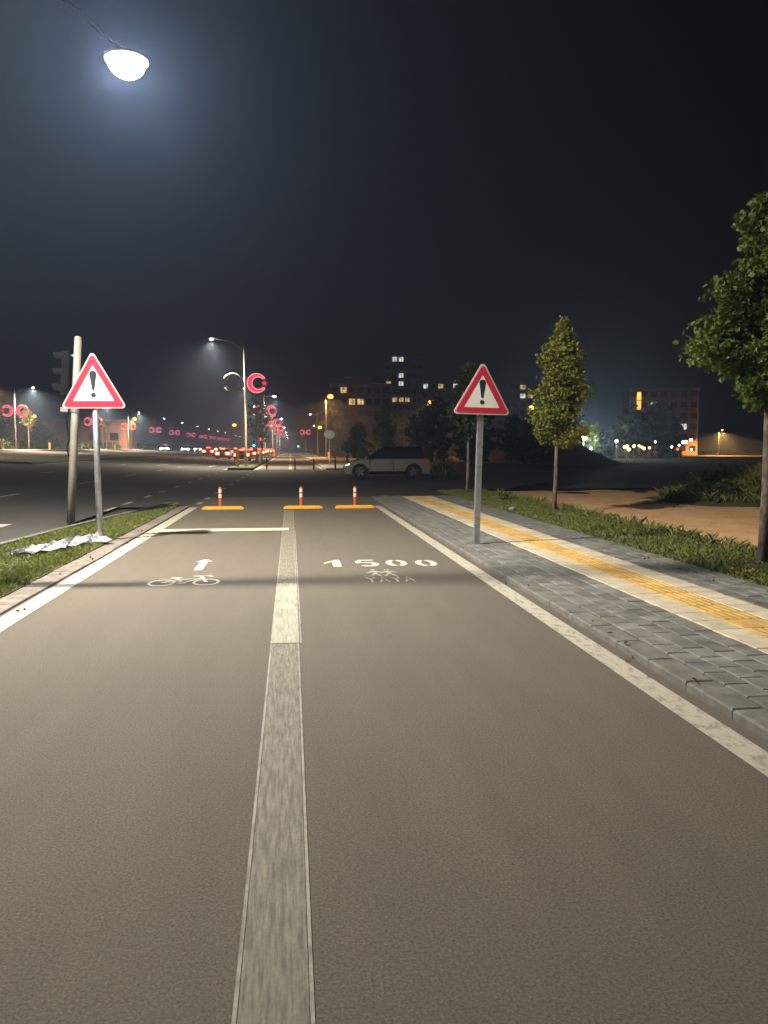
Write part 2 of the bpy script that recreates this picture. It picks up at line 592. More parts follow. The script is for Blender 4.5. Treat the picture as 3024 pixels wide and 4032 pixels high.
bk = MB()
for cx in (-1.45, -0.96):
    bk.stroke(circ(cx, 8.74, .135, .19)[:-1], .034, Z1, closed=True)
for pts in ([(-1.45, 8.74), (-1.30, 8.93), (-1.22, 8.72), (-1.45, 8.74)], [(-1.30, 8.93), (-1.03, 9.02), (-1.22, 8.72)],
            [(-1.33, 9.04), (-1.22, 8.72)], [(-1.40, 9.06), (-1.27, 9.06)], [(-0.96, 8.74), (-1.06, 9.16), (-0.97, 9.20), (-0.93, 9.10)],
            [(-1.06, 9.16), (-1.15, 9.17)]):
    bk.stroke(pts, .042, Z1)
bk.stroke(circ(-1.22, 8.72, .035, .05)[:-1], .03, Z1, closed=True)
bk.build('bicycle_marking', M['paint_new'], path)

# stencilled 1500
nb = MB()


def num(cx, cy, k, w=.275, h=.60):
    if k == '1':
        nb.poly([(cx - .01, cy - h / 2), (cx + .095, cy - h / 2), (cx + .095, cy + h / 2), (cx + .03, cy + h / 2), (cx - .01, cy + .13)], Z1)
        nb.poly([(cx - .02, cy + .12), (cx + .02, cy + h / 2 - .02), (cx - .115, cy + .05), (cx - .125, cy - .07)], Z1)
    if k == '5':
        nb.stroke([(cx + w * .40, cy + h * .43), (cx - w * .36, cy + h * .43)], .085, Z1)
        nb.poly([(cx - w * .5, cy + h * .36), (cx - w * .22, cy + h * .36), (cx - w * .22, cy + .03), (cx - w * .5, cy - .02)], Z1)
        nb.stroke([(cx - w * .20, cy + .06)] + circ(cx + .02, cy - h * .17, w * .34, h * .25, 70, -150, 12), .085, Z1)
    if k == '0':
        nb.stroke(circ(cx, cy, w * .36, h * .38, 100, 258, 14), .082, Z1)
        nb.stroke(circ(cx, cy, w * .36, h * .38, -78, 78, 14), .082, Z1)


for cx, cy, k in ((0.535, 9.99, '1'), (0.97, 9.95, '5'), (1.36, 9.92, '0'), (1.745, 9.87, '0')):
    num(cx, cy, k)
nb.build('number_marking', M['paint_new'], path)

# two worn walkers and the worn word under them
pd = MB()
for cx in (0.99, 1.16):
    pd.poly(circ(cx, 9.36, .03, .05, n=10)[:-1], Z1)
    pd.poly([(cx - .035, 9.28), (cx + .045, 9.28), (cx + .03, 9.05), (cx - .02, 9.05)], Z1)
    pd.stroke([(cx - .03, 9.27), (cx - .085, 9.13)], .03, Z1)
    pd.stroke([(cx + .035, 9.27), (cx + .095, 9.16)], .03, Z1)
    pd.stroke([(cx - .01, 9.06), (cx - .07, 8.90)], .035, Z1)
    pd.stroke([(cx + .02, 9.06), (cx + .07, 8.88)], .035, Z1)
pd.build('walkers_marking', M['paint_worn'], path)
wd = MB()
for i, ch in enumerate('YAYA'):
    cx = 0.90 + i * 0.145
    if ch == 'Y':
        wd.stroke([(cx - .05, 8.84), (cx, 8.68), (cx, 8.50)], .03, Z1)
        wd.stroke([(cx + .05, 8.84), (cx, 8.68)], .03, Z1)
    else:
        wd.stroke([(cx - .05, 8.50), (cx, 8.84), (cx + .05, 8.50)], .03, Z1)
        wd.stroke([(cx - .028, 8.62), (cx + .028, 8.62)], .028, Z1)
wd.build('word_marking', M['paint_worn'], path)

# markings of the main road
for y in (19.7, 21.8, 24.8, 27.5, 31, 35, 39, 43, 47, 51):
    MB().sheet(-4.52, -4.40, y - .55, y + .55, Z1).build('guide_dash', M['paint'], main_road)
    MB().sheet(-2.56, -2.42, y + 1.4, y + 2.2, Z1).build('guide_dash', M['paint_worn'], side)
for x in (-8.4, -12.6):
    for k in range(30):
        y = 24.0 + k * 9 - (18 if x == -12.6 else 9)
        MB().sheet(x - .06, x + .06, y - 1.1, y + 1.1, Z1).build('lane_dash', M['paint'], main_road)
MB().sheet(-16.9, -16.75, -20, 24, Z1).build('edge_line', M['paint'], main_road)
MB().sheet(-16.9, -16.75, 54, 600, Z1).build('edge_line', M['paint'], main_road)
MB().sheet(-4.75, -4.6, 55, 600, Z1).build('edge_line', M['paint'], main_road)
for k in range(5):
    MB().sheet(-5.5 - k * 1.0 - .5, -5.5 - k, 13.7, 16.0, Z1).build('crossing_bar', M['paint'], main_road)
for x in (-6.5, -10.4):
    MB().poly([(x - .08, 62), (x + .08, 62), (x + .08, 65.5), (x + .3, 65.5), (x, 67.5), (x - .3, 65.5), (x - .08, 65.5)], gz(x) + .014).build('lane_arrow', M['paint'], main_road)
MB().sheet(-23.3, -23.15, 54, 600, Z1).build('edge_line', M['paint'], opp)
for k in range(14):
    MB().sheet(-29.1, -28.95, 60 + k * 12, 64 + k * 12, Z1).build('lane_dash', M['paint'], opp)

# ------------------------------------------------------------------ near verge between path and main road
verge_poly = [(-2.87, -8), (-2.87, 20.1), (-2.98, 21.0), (-3.15, 20.9), (-3.62, 17.6), (-4.05, 14.5), (-4.32, 12.0), (-4.36, -8)]
n = len(verge_poly)
vg = MB()
vg.add([(x, y, -.02) for x, y in verge_poly] + [(x, y, .03) for x, y in verge_poly], [tuple(range(n, 2 * n))[::-1]] + [(k, (k + 1) % n, (k + 1) % n + n, k + n) for k in range(n)])
verge = vg.build('grass_verge', M['turf'])
tag(verge, kind='structure')
# flush stones between the path's line and the turf
for k in range(30):
    y = 5.6 + k * .5
    dx = random.uniform(-.012, .012)
    MB().chamfer(-2.868, -2.606 + dx, y, y + .488, -.02, .022 + random.uniform(-.004, .004), .006).build('kerb_stone', M['kerb_pink'], verge)
# kerb along the main road
edge = [(-4.36, 6), (-4.32, 12.0), (-4.05, 14.5), (-3.62, 17.6), (-3.15, 20.9)]
for (xa, ya), (xb, yb) in zip(edge[:-1], edge[1:]):
    L_ = math.hypot(xb - xa, yb - ya)
    cnt = max(1, round(L_ / .75))
    for k in range(cnt):
        t0, t1 = k / cnt, (k + 1) / cnt - .012 / L_
        ax, ay = xa + (xb - xa) * t0, ya + (yb - ya) * t0
        bx, by = xa + (xb - xa) * t1, ya + (yb - ya) * t1
        b = MB()
        b.add([(ax - .10, ay, -.02), (ax + .04, ay, -.02), (bx + .04, by, -.02), (bx - .10, by, -.02),
               (ax - .085, ay, .085), (ax + .04, ay, .085), (bx + .04, by, .085), (bx - .085, by, .085)],
              [(4, 5, 6, 7), (0, 1, 5, 4), (1, 2, 6, 5), (2, 3, 7, 6), (3, 0, 4, 7)])
        b.build('kerb_stone', M['kerb'], verge)

# ------------------------------------------------------------------ the pavement beside the path
pav = MB().box(2.44, 4.955, -6, 23.4, -.05, .040).build('pavement', M['bed'])
tag(pav, kind='structure')
k0 = 0
meshes = {}


def piece(name, key, maker, m, loc, rot=None):
    if key not in meshes:
        meshes[key] = maker().mesh(name, m)
    return put(name, meshes[key], pav, loc, rot)


def jit(a):
    return random.uniform(-a, a)


for k in range(40):
    y = 2.9 + k * .512
    piece('kerb_stone', 'kerb', lambda: MB().chamfer(-.095, .095, 0, .504, -.12, .052, .012), M['kerb'], (2.525, y, jit(.002)), (0, 0, jit(.006)))
rest = MB()
cnt = 0
for cols_, x0, ystart in ((4, 2.628, 2.9), (4, 4.262, 5.4)):
    w = (3.325 - 2.628) / 4 if x0 < 3 else (4.95 - 4.262) / 4
    for c in range(cols_):
        y = ystart + (.12 if c % 2 else 0)
        while y < 23.2:
            if y < (12.0 if x0 < 3 else 11.5):
                o = piece('paving_block', 'block%d' % int(x0), lambda: MB().chamfer(.004, w - .004, .004, .236, -.05, .058, .007), M['block'], (x0 + c * w, y, jit(.0022)), (jit(.008), jit(.008), 0))
                cnt += 1
            else:
                rest.chamfer(x0 + c * w + .004, x0 + (c + 1) * w - .004, y + .004, y + .236, .0, .058 + jit(.003), .007)
            y += .24
tag(rest.build('far_paving_blocks', M['block'], pav), kind='stuff')


def tactile():
    b = MB().chamfer(.003, .375, .003, .297, -.05, .058, .004)
    for i in range(5):
        x = .045 + i * .072
        b.add([(x - .019, .012, .058), (x + .019, .012, .058), (x + .019, .288, .058), (x - .019, .288, .058),
               (x - .012, .02, .0635), (x + .012, .02, .0635), (x + .012, .28, .0635), (x - .012, .28, .0635)],
              [(4, 5, 6, 7), (0, 1, 5, 4), (1, 2, 6, 5), (2, 3, 7, 6), (3, 0, 4, 7)])
    return b


y = 4.2
i = 0
while y < 23.0:
    for nm, x0, w in (('cream_tile', 3.33, .268), ('cream_tile', 3.982, .268)):
        piece(nm, nm, lambda: MB().chamfer(.003, .265, .003, .297, -.05, .058, .005), M['cream'], (x0, y, .002 + jit(.002)), (jit(.006), jit(.006), 0))
    if i % 9 == 5:
        piece('plain_tile', 'plain', lambda: MB().chamfer(.003, .375, .003, .297, -.05, .060, .004), M['yellow'], (3.601, y, .002), None)
    else:
        piece('tactile_tile', 'tact', tactile, M['yellow'], (3.601, y, .002 + jit(.002)), (jit(.006), jit(.006), 0))
    y += .30
    i += 1

# planted strip, bare soil and far corner
strip = MB().add([(4.96, -6, -.02), (6.35, -6, -.02), (6.2, 26, -.02), (4.96, 26, -.02), (4.96, -6, .05), (6.35, -6, .07), (6.2, 26, .07), (4.96, 26, .05)],
                 [(4, 5, 6, 7), (0, 1, 5, 4), (1, 2, 6, 5), (2, 3, 7, 6), (3, 0, 4, 7)]).build('planted_strip', M['turf'])
tag(strip, kind='structure')


def uneven(name, m, x0, x1, y0, y1, nx, ny, fz):
    b = MB()
    vs = [(x0 + (x1 - x0) * i / nx, y0 + (y1 - y0) * j / ny, fz(x0 + (x1 - x0) * i / nx, y0 + (y1 - y0) * j / ny)) for j in range(ny + 1) for i in range(nx + 1)]
    fs = [(j * (nx + 1) + i, j * (nx + 1) + i + 1, (j + 1) * (nx + 1) + i + 1, (j + 1) * (nx + 1) + i) for j in range(ny) for i in range(nx)]
    return b.add(vs, fs).build(name, m, None, True)


def fdirt(x, y):
    e = min((x - 6.2) / .4, (18 - x) / 3, (27 - y) / 4, 1)
    e += .5 * math.sin(x * 1.1 + 2.2 * math.sin(y * .6)) * math.sin(y * .9 + x) * (y > 20)
    return -.05 + .07 * max(min(e, 1), -.5) + .02 * math.sin(x * 2.1 + y * .7) * math.sin(y * 1.3 - x)


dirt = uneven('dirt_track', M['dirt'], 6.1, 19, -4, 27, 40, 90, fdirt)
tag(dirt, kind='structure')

far_pav = MB().box(2.44, 5.4, 54.4, 300, -.05, .10).build('far_pavement', M['pale_stone'])
tag(far_pav, kind='structure')
far_verge = MB().add([(-2.75, 55.0, -.02), (-2.75, 300, -.02), (-4.3, 300, -.02), (-4.3, 55.6, -.02), (-3.9, 54.6, -.02), (-3.1, 54.4, -.02),
                      (-2.75, 55.0, .13), (-2.75, 300, .13), (-4.3, 300, .13), (-4.3, 55.6, .13), (-3.9, 54.6, .13), (-3.1, 54.4, .13)],
                     [(6, 7, 8, 9, 10, 11), (0, 1, 7, 6), (1, 2, 8, 7), (2, 3, 9, 8), (3, 4, 10, 9), (4, 5, 11, 10), (5, 0, 6, 11)]).build('far_verge', M['turf'])
tag(far_verge, kind='structure')
for k, (xa, ya, xb, yb) in enumerate(((-4.38, 56.2, -4.38, 55.5), (-4.36, 55.45, -3.95, 54.5), (-3.9, 54.45, -3.1, 54.25), (-3.05, 54.25, -2.7, 54.9))):
    d = Vector((xb - xa, yb - ya, 0)).normalized()
    nrm = Vector((d.y, -d.x, 0)) * .09
    vs = [Vector((xa, ya, -.02)) - nrm, Vector((xa, ya, -.02)) + nrm, Vector((xb, yb, -.02)) + nrm, Vector((xb, yb, -.02)) - nrm]
    MB().add(vs + [v + Vector((0, 0, .175)) for v in vs], [(4, 5, 6, 7), (0, 1, 5, 4), (1, 2, 6, 5), (2, 3, 7, 6), (3, 0, 4, 7)]).build('kerb_stone', M['kerb'], far_verge)
opp_pav = MB().sheet(-38, -35, -30, 600, .15).add([(-35, -30, 1.16 - .02), (-35, 600, 1.16 - .02), (-35, 600, 1.31), (-35, -30, 1.31)], [(0, 1, 2, 3)]).build('opposite_pavement', M['pale_stone'])
tag(opp_pav, kind='structure')
tag(uneven('grassy_mound', M['turf'], 8.4, 22, 15.5, 30, 30, 30,
           lambda x, y: -.16 + 1.15 * math.exp(-((x - 15.2) / 3.7) ** 2 - ((y - 20.5) / 2.6) ** 2) * (1 + .12 * math.sin(x * 1.7) * math.cos(y * 1.3))), kind='structure')
tag(uneven('spoil_heap', M['mound'], 16, 40, 62, 104, 30, 24,
           lambda x, y: -.4 + 3.7 * math.exp(-((x - 28.5) / 4.6) ** 2 - ((y - 84) / 10) ** 2)), kind='structure')
tag(uneven('hills', M['hill'], -900, 900, 760, 1300, 90, 8,
           lambda x, y: -3 + (20 + 6 * math.sin(x * .011) + 5 * math.sin(x * .031 + 1)) * min(1, (y - 760) / 120)), kind='structure')


# ------------------------------------------------------------------ grass and leaves
def blades(name, m, spots, h0, h1, parent=None):
    vs, fs = [], []
    for x, y, z, s in spots:
        a = random.uniform(0, 2 * PI)
        h = random.uniform(h0, h1) * s
        w = random.uniform(.004, .008)
        lx, ly = random.gauss(0, .35) * h, random.gauss(0, .35) * h
        c, sn = math.cos(a) * w, math.sin(a) * w
        o = len(vs)
        vs += [(x - c, y - sn, z), (x + c, y + sn, z), (x + lx * .5 + c * .6, y + ly * .5 + sn * .6, z + h * .65), (x + lx * 1.4, y + ly * 1.4, z + h)]
        fs += [(o, o + 1, o + 2), (o, o + 2, o + 3)]
    me = bpy.data.meshes.new(name)
    me.from_pydata(vs, [], fs)
    me.materials.append(m)
    return put(name, me, parent)


def clump(x, y):
    return .55 + .45 * math.sin(x * 3.1 + 1.3 * math.sin(y * 1.9)) * math.sin(y * 2.3 + math.sin(x * 2.7))


def inside(x, y, P):
    c = False
    for (xa, ya), (xb, yb) in zip(P, P[1:] + P[:1]):
        if (ya > y) != (yb > y) and x < (xb - xa) * (y - ya) / (yb - ya) + xa:
            c = not c
    return c


sp = []
while len(sp) < 30000:
    x, y = random.uniform(-4.36, -2.83), random.uniform(6.5, 21)
    if inside(x, y, verge_poly) and random.random() < .35 + .65 * clump(x, y):
        sp.append((x, y, .025, .6 + .6 * clump(x, y)))
tag(blades('verge_grass', M['grass'], sp, .03, .075), 'short green grass on the verge around the sign post', 'grass', kind='stuff')
sp = []
while len(sp) < 34000:
    y = random.uniform(5.5, 26)
    x = random.uniform(4.93, 6.45)
    if random.random() < .3 + .7 * clump(x * .7, y):
        sp.append((x, y, .045 + .012 * (x - 4.96), (.6 + .7 * clump(x, y)) * (1.5 if x > 6.2 else 1)))
tag(blades('strip_grass', M['grass'], sp, .03, .085), 'short green grass under the row of young trees', 'grass', kind='stuff')
sp = [(random.gauss(6.3, .12), random.uniform(6, 22), .06, random.uniform(1.5, 3.5)) for _ in range(1500)]
sp += [(random.uniform(8.8, 19), random.uniform(15.8, 24), 0, 1) for _ in range(26000)]
sp = [(x, y, z) + (s,) for x, y, z, s in sp if z or math.exp(-((x - 15.2) / 3.7) ** 2 - ((y - 20.5) / 2.6) ** 2) > .2]
sp = [(x, y, z if z else -.16 + 1.15 * math.exp(-((x - 15.2) / 3.7) ** 2 - ((y - 20.5) / 2.6) ** 2) * (1 + .12 * math.sin(x * 1.7) * math.cos(y * 1.3)) - .01, s if z else random.uniform(2, 5)) for x, y, z, s in sp]
tag(blades('tall_weeds', M['grass'], sp, .03, .07), 'tall dry weeds along the bare soil and on the mound', 'weeds', kind='stuff')


def leaf_cloud(name, m, pts, size, parent=None):
    vs, fs = [], []
    for p in pts:
        s = size * random.uniform(.7, 1.3)
        d = Vector((random.gauss(0, 1), random.gauss(0, 1), random.gauss(-.35, .7))).normalized()
        a = d.cross(Vector((random.gauss(0, 1), random.gauss(0, 1), random.gauss(0, 1)))).normalized()
        nrm = d.cross(a)
        o = len(vs)
        p = Vector(p)
        q = [p, p + d * s]
        for sg in (1, -1):
            q += [p + d * s * u + a * (s * v * sg) + nrm * (s * w) for u, v, w in ((.10, .34, .06), (.42, .30, .09), (.58, .50, .14), (.70, .20, .06))]
        vs += [tuple(v) for v in q]
        fs += [(o, o + 2, o + 3), (o, o + 3, o + 5, o + 1), (o + 3, o + 4, o + 5), (o, o + 7, o + 6), (o, o + 1, o + 9, o + 7), (o + 7, o + 9, o + 8)]
    me = bpy.data.meshes.new(name)
    me.from_pydata(vs, [], fs)
    me.materials.append(m)
    return put(name, me, parent)


def young_tree(name, loc, label, h, zb, rmax, nleaf, leaf, m, group=None, lean=(0, 0), profile=None, trunk_r=.05, nb=46, seed=1, cat='tree'):
    """slim street tree: trunk, whorled limbs and leaf tufts along the limbs"""
    random.seed(seed)
    t = thing(name, loc, label, cat, group)
    top = Vector((lean[0], lean[1], h * .97))
    tp = [Vector((0, 0, -.05)), Vector((lean[0] * .12 + .01, lean[1] * .15, h * .2)), Vector((lean[0] * .35 - .01, lean[1] * .35, h * .45)), Vector((lean[0] * .7, lean[1] * .7, h * .75)), top]
    tr = MB().tube(tp, [trunk_r * 1.25, trunk_r, trunk_r * .8, trunk_r * .45, trunk_r * .12], 9)
    pts = []
    prof = profile or (lambda u: math.sin(min(1, u * 3.2) * PI / 2) * (1 - u) ** .8 + .07)
    limbs = []
    for k in range(nb):
        u = (k + random.random()) / nb
        z = zb + (h - zb) * u * .97
        az = k * 2.4 + random.uniform(-.4, .4)
        r = rmax * prof(u) * random.uniform(.6, 1.24)
        f = z / h
        c = Vector((lean[0] * f, lean[1] * f, z))
        rise = r * random.uniform(.15, .55) * (1 - .6 * (u < .12))
        e = c + Vector((math.cos(az) * r, math.sin(az) * r, rise - r * .15))
        limbs.append((c - Vector((0, 0, r * .25)), e))
    for a, e in limbs:
        tr.tube([a, a.lerp(e, .5) + Vector((0, 0, .03)), e], [trunk_r * .30, trunk_r * .2, trunk_r * .06], 5, False)
    per = nleaf // nb
    for a, e in limbs:
        L_ = (e - a).length
        for _ in range(int(per * (.5 + L_ / rmax))):
            s = random.random() ** .45
            base = a.lerp(e, s)
            sd = .045 + .075 * min(L_, 1.0)
            pts.append(base + Vector((random.gauss(0, sd), random.gauss(0, sd), random.gauss(.01, sd * .75))))
    tr.build('trunk', M['bark'], t, True)
    leaf_cloud('crown', m, pts, leaf, t)
    return t


ROW = 'young trees in the planted strip'
young_tree('young_tree', (5.95, 9.05, .06), 'largest young tree with broad dark green crown beside the tactile pavement', 4.62, 1.95, 1.0, 21000, .070, M['leaf'], ROW, (.02, .05), trunk_r=.062, seed=11, nb=52)
young_tree('young_tree', (5.98, 17.0, .06), 'young tree with slender pointed golden green crown and thin pale trunk', 4.36, 1.60, .70, 13500, .066, M['leaf_gold'], ROW, (.14, .0), trunk_r=.045, seed=5, nb=58,
           profile=lambda u: min(1, .62 + u * 2.6) * (1 - u) ** .62 * (.92 + .16 * math.sin(u * 21)) + .03)
young_tree('young_tree', (5.68, 24.5, .06), 'dark young tree partly hidden behind a warning sign', 4.2, 1.7, .72, 5000, .10, M['leaf_dark'], ROW, (.08, 0), trunk_r=.05, seed=9)


# pebbles on the bare soil, and dry leaves and grit along the paving
random.seed(21)
pb = MB()
for _ in range(900):
    x, y = random.uniform(6.4, 12), random.uniform(6.5, 20)
    q = random.uniform(.008, .03) * random.random() ** .5
    z = fdirt(x, y)
    a0 = random.uniform(0, 6)
    ring = [(x + q * random.uniform(.7, 1.2) * math.cos(a0 + k * 1.26), y + q * random.uniform(.7, 1.2) * math.sin(a0 + k * 1.26)) for k in range(5)]
    pb.add([(px, py, z - .004) for px, py in ring] + [(x + (px - x) * .6, y + (py - y) * .6, z + q * .7) for px, py in ring],
           [(5, 6, 7, 8, 9)] + [(k, (k + 1) % 5, (k + 1) % 5 + 5, k + 5) for k in range(5)])
tag(pb.build('pebbles', M['pale_stone']), 'small pebbles scattered on the bare soil', 'pebbles', kind='stuff')
pts = [(random.choice((2.42, 4.30, 4.6, 4.94)) + random.gauss(0, .05), random.uniform(4, 20), .064 if True else 0) for _ in range(170)]
pts = [(x, y, .008 if x < 2.43 else .064) for x, y, z in pts]
pts += [(random.uniform(-2.85, -2.3), random.uniform(6.5, 19), .03) for _ in range(30)]
tag(leaf_cloud('fallen_leaves', leafmat('leaf_dry', (0.16, 0.10, 0.045), (0.09, 0.055, 0.03)), pts, .035), 'dry fallen leaves and grit along the paving edges', 'leaves', kind='stuff')


def weed(loc, label, r, h, nl, m, leaf=.05):
    t = thing('weed_clump', loc, label, 'weed')
    st = MB()
    pts = []
    for k in range(9):
        a = random.uniform(0, 2 * PI)
        e = Vector((math.cos(a) * r * random.random(), math.sin(a) * r * random.random(), h * random.uniform(.6, 1)))
        st.tube([(0, 0, -.03), e * .5 + Vector((0, 0, h * .1)), e], [.006, .005, .003], 4, False)
        for _ in range(nl // 9):
            pts.append(e.lerp(Vector((0, 0, 0)), random.random() * .6) + Vector((jit(.05), jit(.05), jit(.04))))
    st.build('stem', M['leaf_dark'], t)
    leaf_cloud('foliage', m, pts, leaf, t)


weed((5.75, 20.6, .06), 'yellowing weed clump in the grass near a slender tree', .34, .36, 300, M['leaf_yellow'], .06)
weed((5.02, 8.0, .05), 'small yellow flowering weed at the edge of the paving', .20, .10, 160, M['leaf_yellow'], .03)
weed((5.15, 7.7, .05), 'low leafy weed beside the yellow flowering one', .16, .10, 120, M['leaf'], .035)


# ------------------------------------------------------------------ warning signs
def roundtri(s, h, r, cz, n=6):
    """rounded upright triangle in xz, side s, height h, base at cz"""
    V = [Vector((-s / 2, cz)), Vector((s / 2, cz)), Vector((0, cz + h))]
    out = []
    for i in range(3):
        p, a, b = V[i], V[i - 1], V[(i + 1) % 3]
        da, db = (a - p).normalized(), (b - p).normalized()
        half = da.angle(db) / 2
        bis = (da + db).normalized()
        c = p + bis * (r / math.sin(half))
        ta = p + da * (r / math.tan(half)) - c
        tb = p + db * (r / math.tan(half)) - c
        a0, a1 = math.atan2(ta.y, ta.x), math.atan2(tb.y, tb.x)
        while a1 - a0 > PI:
            a1 -= 2 * PI
        while a1 - a0 < -PI:
            a1 += 2 * PI
        for k in range(n + 1):
            t = a0 + (a1 - a0) * k / n
            out.append((c.x + r * math.cos(t), c.y + r * math.sin(t)))
    return out


def inset(s, h, d):
    """size and base shift of the triangle set in by d"""
    k = 1 - d * 3 / h
    return s * k, h * k, d


def warning_sign(loc, label, s, h, zb, rz, tilt, pole_r, footing):
    t = thing('warning_sign', loc, label, 'sign', 'warning signs flanking the path', rz, tilt)
    pole = MB()
    if footing:
        pole.tube([(0, 0, -.05), (0, 0, zb + h * .72)], pole_r, 14)
    else:
        # open-backed channel post
        w = pole_r
        pole.box(-w, w, -w * .8, -w * .5, -.06, zb + h * .72).box(-w, -w * .6, -w * .5, w * .8, -.06, zb + h * .72).box(w * .6, w, -w * .5, w * .8, -.06, zb + h * .72)
    p = pole.build('pole', M['galv'], t, footing)
    y = -pole_r - .022
    plate = MB().prism_y(roundtri(s, h, .045, zb), y, y + .018).build('plate', M['sign_rim'], t)
    s1, h1, d1 = inset(s, h, .022)
    s2, h2, d2 = inset(s, h, .022 + .088 * s)
    MB().ring_y(roundtri(s1, h1, .035, zb + d1), roundtri(s2, h2, .012, zb + d2), y - .003, y - .0005).build('red_border', M['sign_red'], plate)
    s3, h3, d3 = inset(s, h, .024 + .088 * s)
    MB().prism_y(roundtri(s3, h3, .010, zb + d3), y - .002, y - .0004).build('white_face', M['sign_white'], plate)
    k = s / 1.0
    zc = zb + d2 + .055 * k
    dot = [(.036 * k * math.cos(2 * PI * i / 16), zc + .036 * k + .036 * k * math.sin(2 * PI * i / 16)) for i in range(16)]
    z0, z1 = zc + .105 * k, zc + .40 * k
    drop = [(-.014 * k, z0), (.014 * k, z0)] + [(.054 * k * math.cos(a), z1 - .045 * k + .05 * k * math.sin(a)) for a in [PI * i / 10 for i in range(11)]]
    MB().prism_y(drop, y - .005, y - .0022).build('exclamation_stroke', M['sign_black'], plate)
    MB().prism_y(dot, y - .005, y - .0022).build('exclamation_dot', M['sign_black'], plate)
    for z in (zb + h * .18, zb + h * .55):
        MB().box(-pole_r * 1.5, pole_r * 1.5, y + .018, pole_r + .01, z - .02, z + .02).build('bracket', M['galv'], t)
    if footing:
        MB().chamfer(-.14, .10, -.12, .10, -.06, .07, .02).build('footing', M['footing'], t)
    return t


warning_sign((-3.05, 12.72, .03), 'red bordered warning triangle with exclamation mark on grey round post in the grass', 1.03, .90, 2.10, R_(-3), (0, R_(-.3)), .050, True)
warning_sign((2.78, 11.35, .055), 'red bordered warning triangle with exclamation mark on channel post standing in the paving', .90, .79, 1.95, R_(2), (0, R_(1.3)), .042, False)

# crumpled plastic sheet by the sign post
pl = MB()
nx, ny = 26, 12
vs = []
random.seed(3)
ph = [random.uniform(0, 6) for _ in range(8)]
for j in range(ny + 1):
    for i in range(nx + 1):
        u, v = i / nx, j / ny - .5
        cx_, cy_ = -3.74 + .70 * u, 10.75 + 1.75 * u
        wd_ = (.05 + .23 * math.sin(min(1, u * 1.5) * PI * .5)) * (1 + .3 * math.sin(u * 9 + ph[7]))
        x = cx_ + v * wd_ * 1.4 + .03 * math.sin(u * 23 + v * 9)
        y = cy_ - v * wd_ * 1.1 + .03 * math.sin(u * 19 - v * 13 + 1)
        ridge = .5 + .5 * math.sin(v * 21 + u * 11 + ph[0]) * math.sin(u * 17 + ph[1])
        z = .075 + .075 * ridge * (1 - abs(v) * 1.5) + .03 * math.sin(u * 41 + v * 30 + ph[2]) * (1 - abs(v)) + .05 * u * (1 - 2 * abs(v))
        vs.append((x, y, max(z, .06)))
pl.add(vs, [(j * (nx + 1) + i, j * (nx + 1) + i + 1, (j + 1) * (nx + 1) + i + 1, (j + 1) * (nx + 1) + i) for j in range(ny) for i in range(nx)])
tag(pl.build('plastic_sheet', M['plastic']), 'crumpled whitish plastic sheet lying in the grass against a sign post', 'plastic')

# crumpled paper on the planted strip
random.seed(8)
lt = MB()
vs = []
for j in range(5):
    for i in range(8):
        r = .07 * (1 + jit(.45)) * math.sin(PI * (j + .6) / 5.2)
        vs.append((r * math.cos(i * PI / 4) * 1.3, r * math.sin(i * PI / 4), .05 + .05 * math.cos(PI * (j + .6) / 5.2) + jit(.012)))
lt.add(vs, [(j * 8 + i, j * 8 + (i + 1) % 8, (j + 1) * 8 + (i + 1) % 8, (j + 1) * 8 + i) for j in range(4) for i in range(8)] + [tuple(range(8)), tuple(range(32, 40))[::-1]])
o = lt.build('paper_litter', M['plastic'])
o.location = (5.1, 17.35, .05)
tag(o, 'crumpled white paper litter in the grass beside the pavement', 'litter')

# ------------------------------------------------------------------ signal pole behind the grass sign
t = thing('traffic_signal_pole', (-4.42, 16.1, .02), 'leaning plain grey pole with a dark signal head, standing at the grass verge', 'pole', None, 0, (0, R_(4.0)))
MB().tube([(0, 0, -.05), (0, 0, 2.0), (0, 0, 3.66)], [.082, .076, .070], 14).build('shaft', M['galv_dull'], t, True)
MB().tube([(0, 0, 3.66), (0, 0, 3.70)], [.074, .06], 14).build('cap', M['galv_dull'], t)
MB().tube([(0, 0, 2.20), (0, 0, 2.31)], .094, 14).build('clamp', M['galv'], t)
hd = MB().box(-.27, -.13, -.11, .11, 2.52, 3.40).build('signal_head', M['black'], t)
for z in (3.26, 2.95, 2.64):
    vz = MB()
    arc = [(.10 * math.cos(a), .10 * math.sin(a)) for a in [R_(-20 + 220 * k / 10) for k in range(11)]]
    vs = [(-.27, p[0], z + p[1]) for p in arc] + [(-.46 + .05 * (1 - p[1] / .1), p[0], z + p[1]) for p in arc]
    vz.add(vs, [(k, k + 1, k + 12, k + 11) for k in range(10)])
    vz.build('visor', M['black'], t)
for z in (2.56, 3.30):
    MB().box(-.19, 0, -.02, .02, z, z + .04).build('bracket', M['galv_dull'], t)
MB().tube([(-.07, -.03, 2.25), (-.15, -.06, 2.12), (-.12, -.05, 1.9), (-.085, -.03, 1.7), (-.12, -.04, 1.5), (-.08, -.02, 1.3)], .016, 7).build('cable', M['black'], t)
MB().box(-.26, -.12, -.09, 0, 2.20, 2.29).build('junction_box', M['galv'], t)


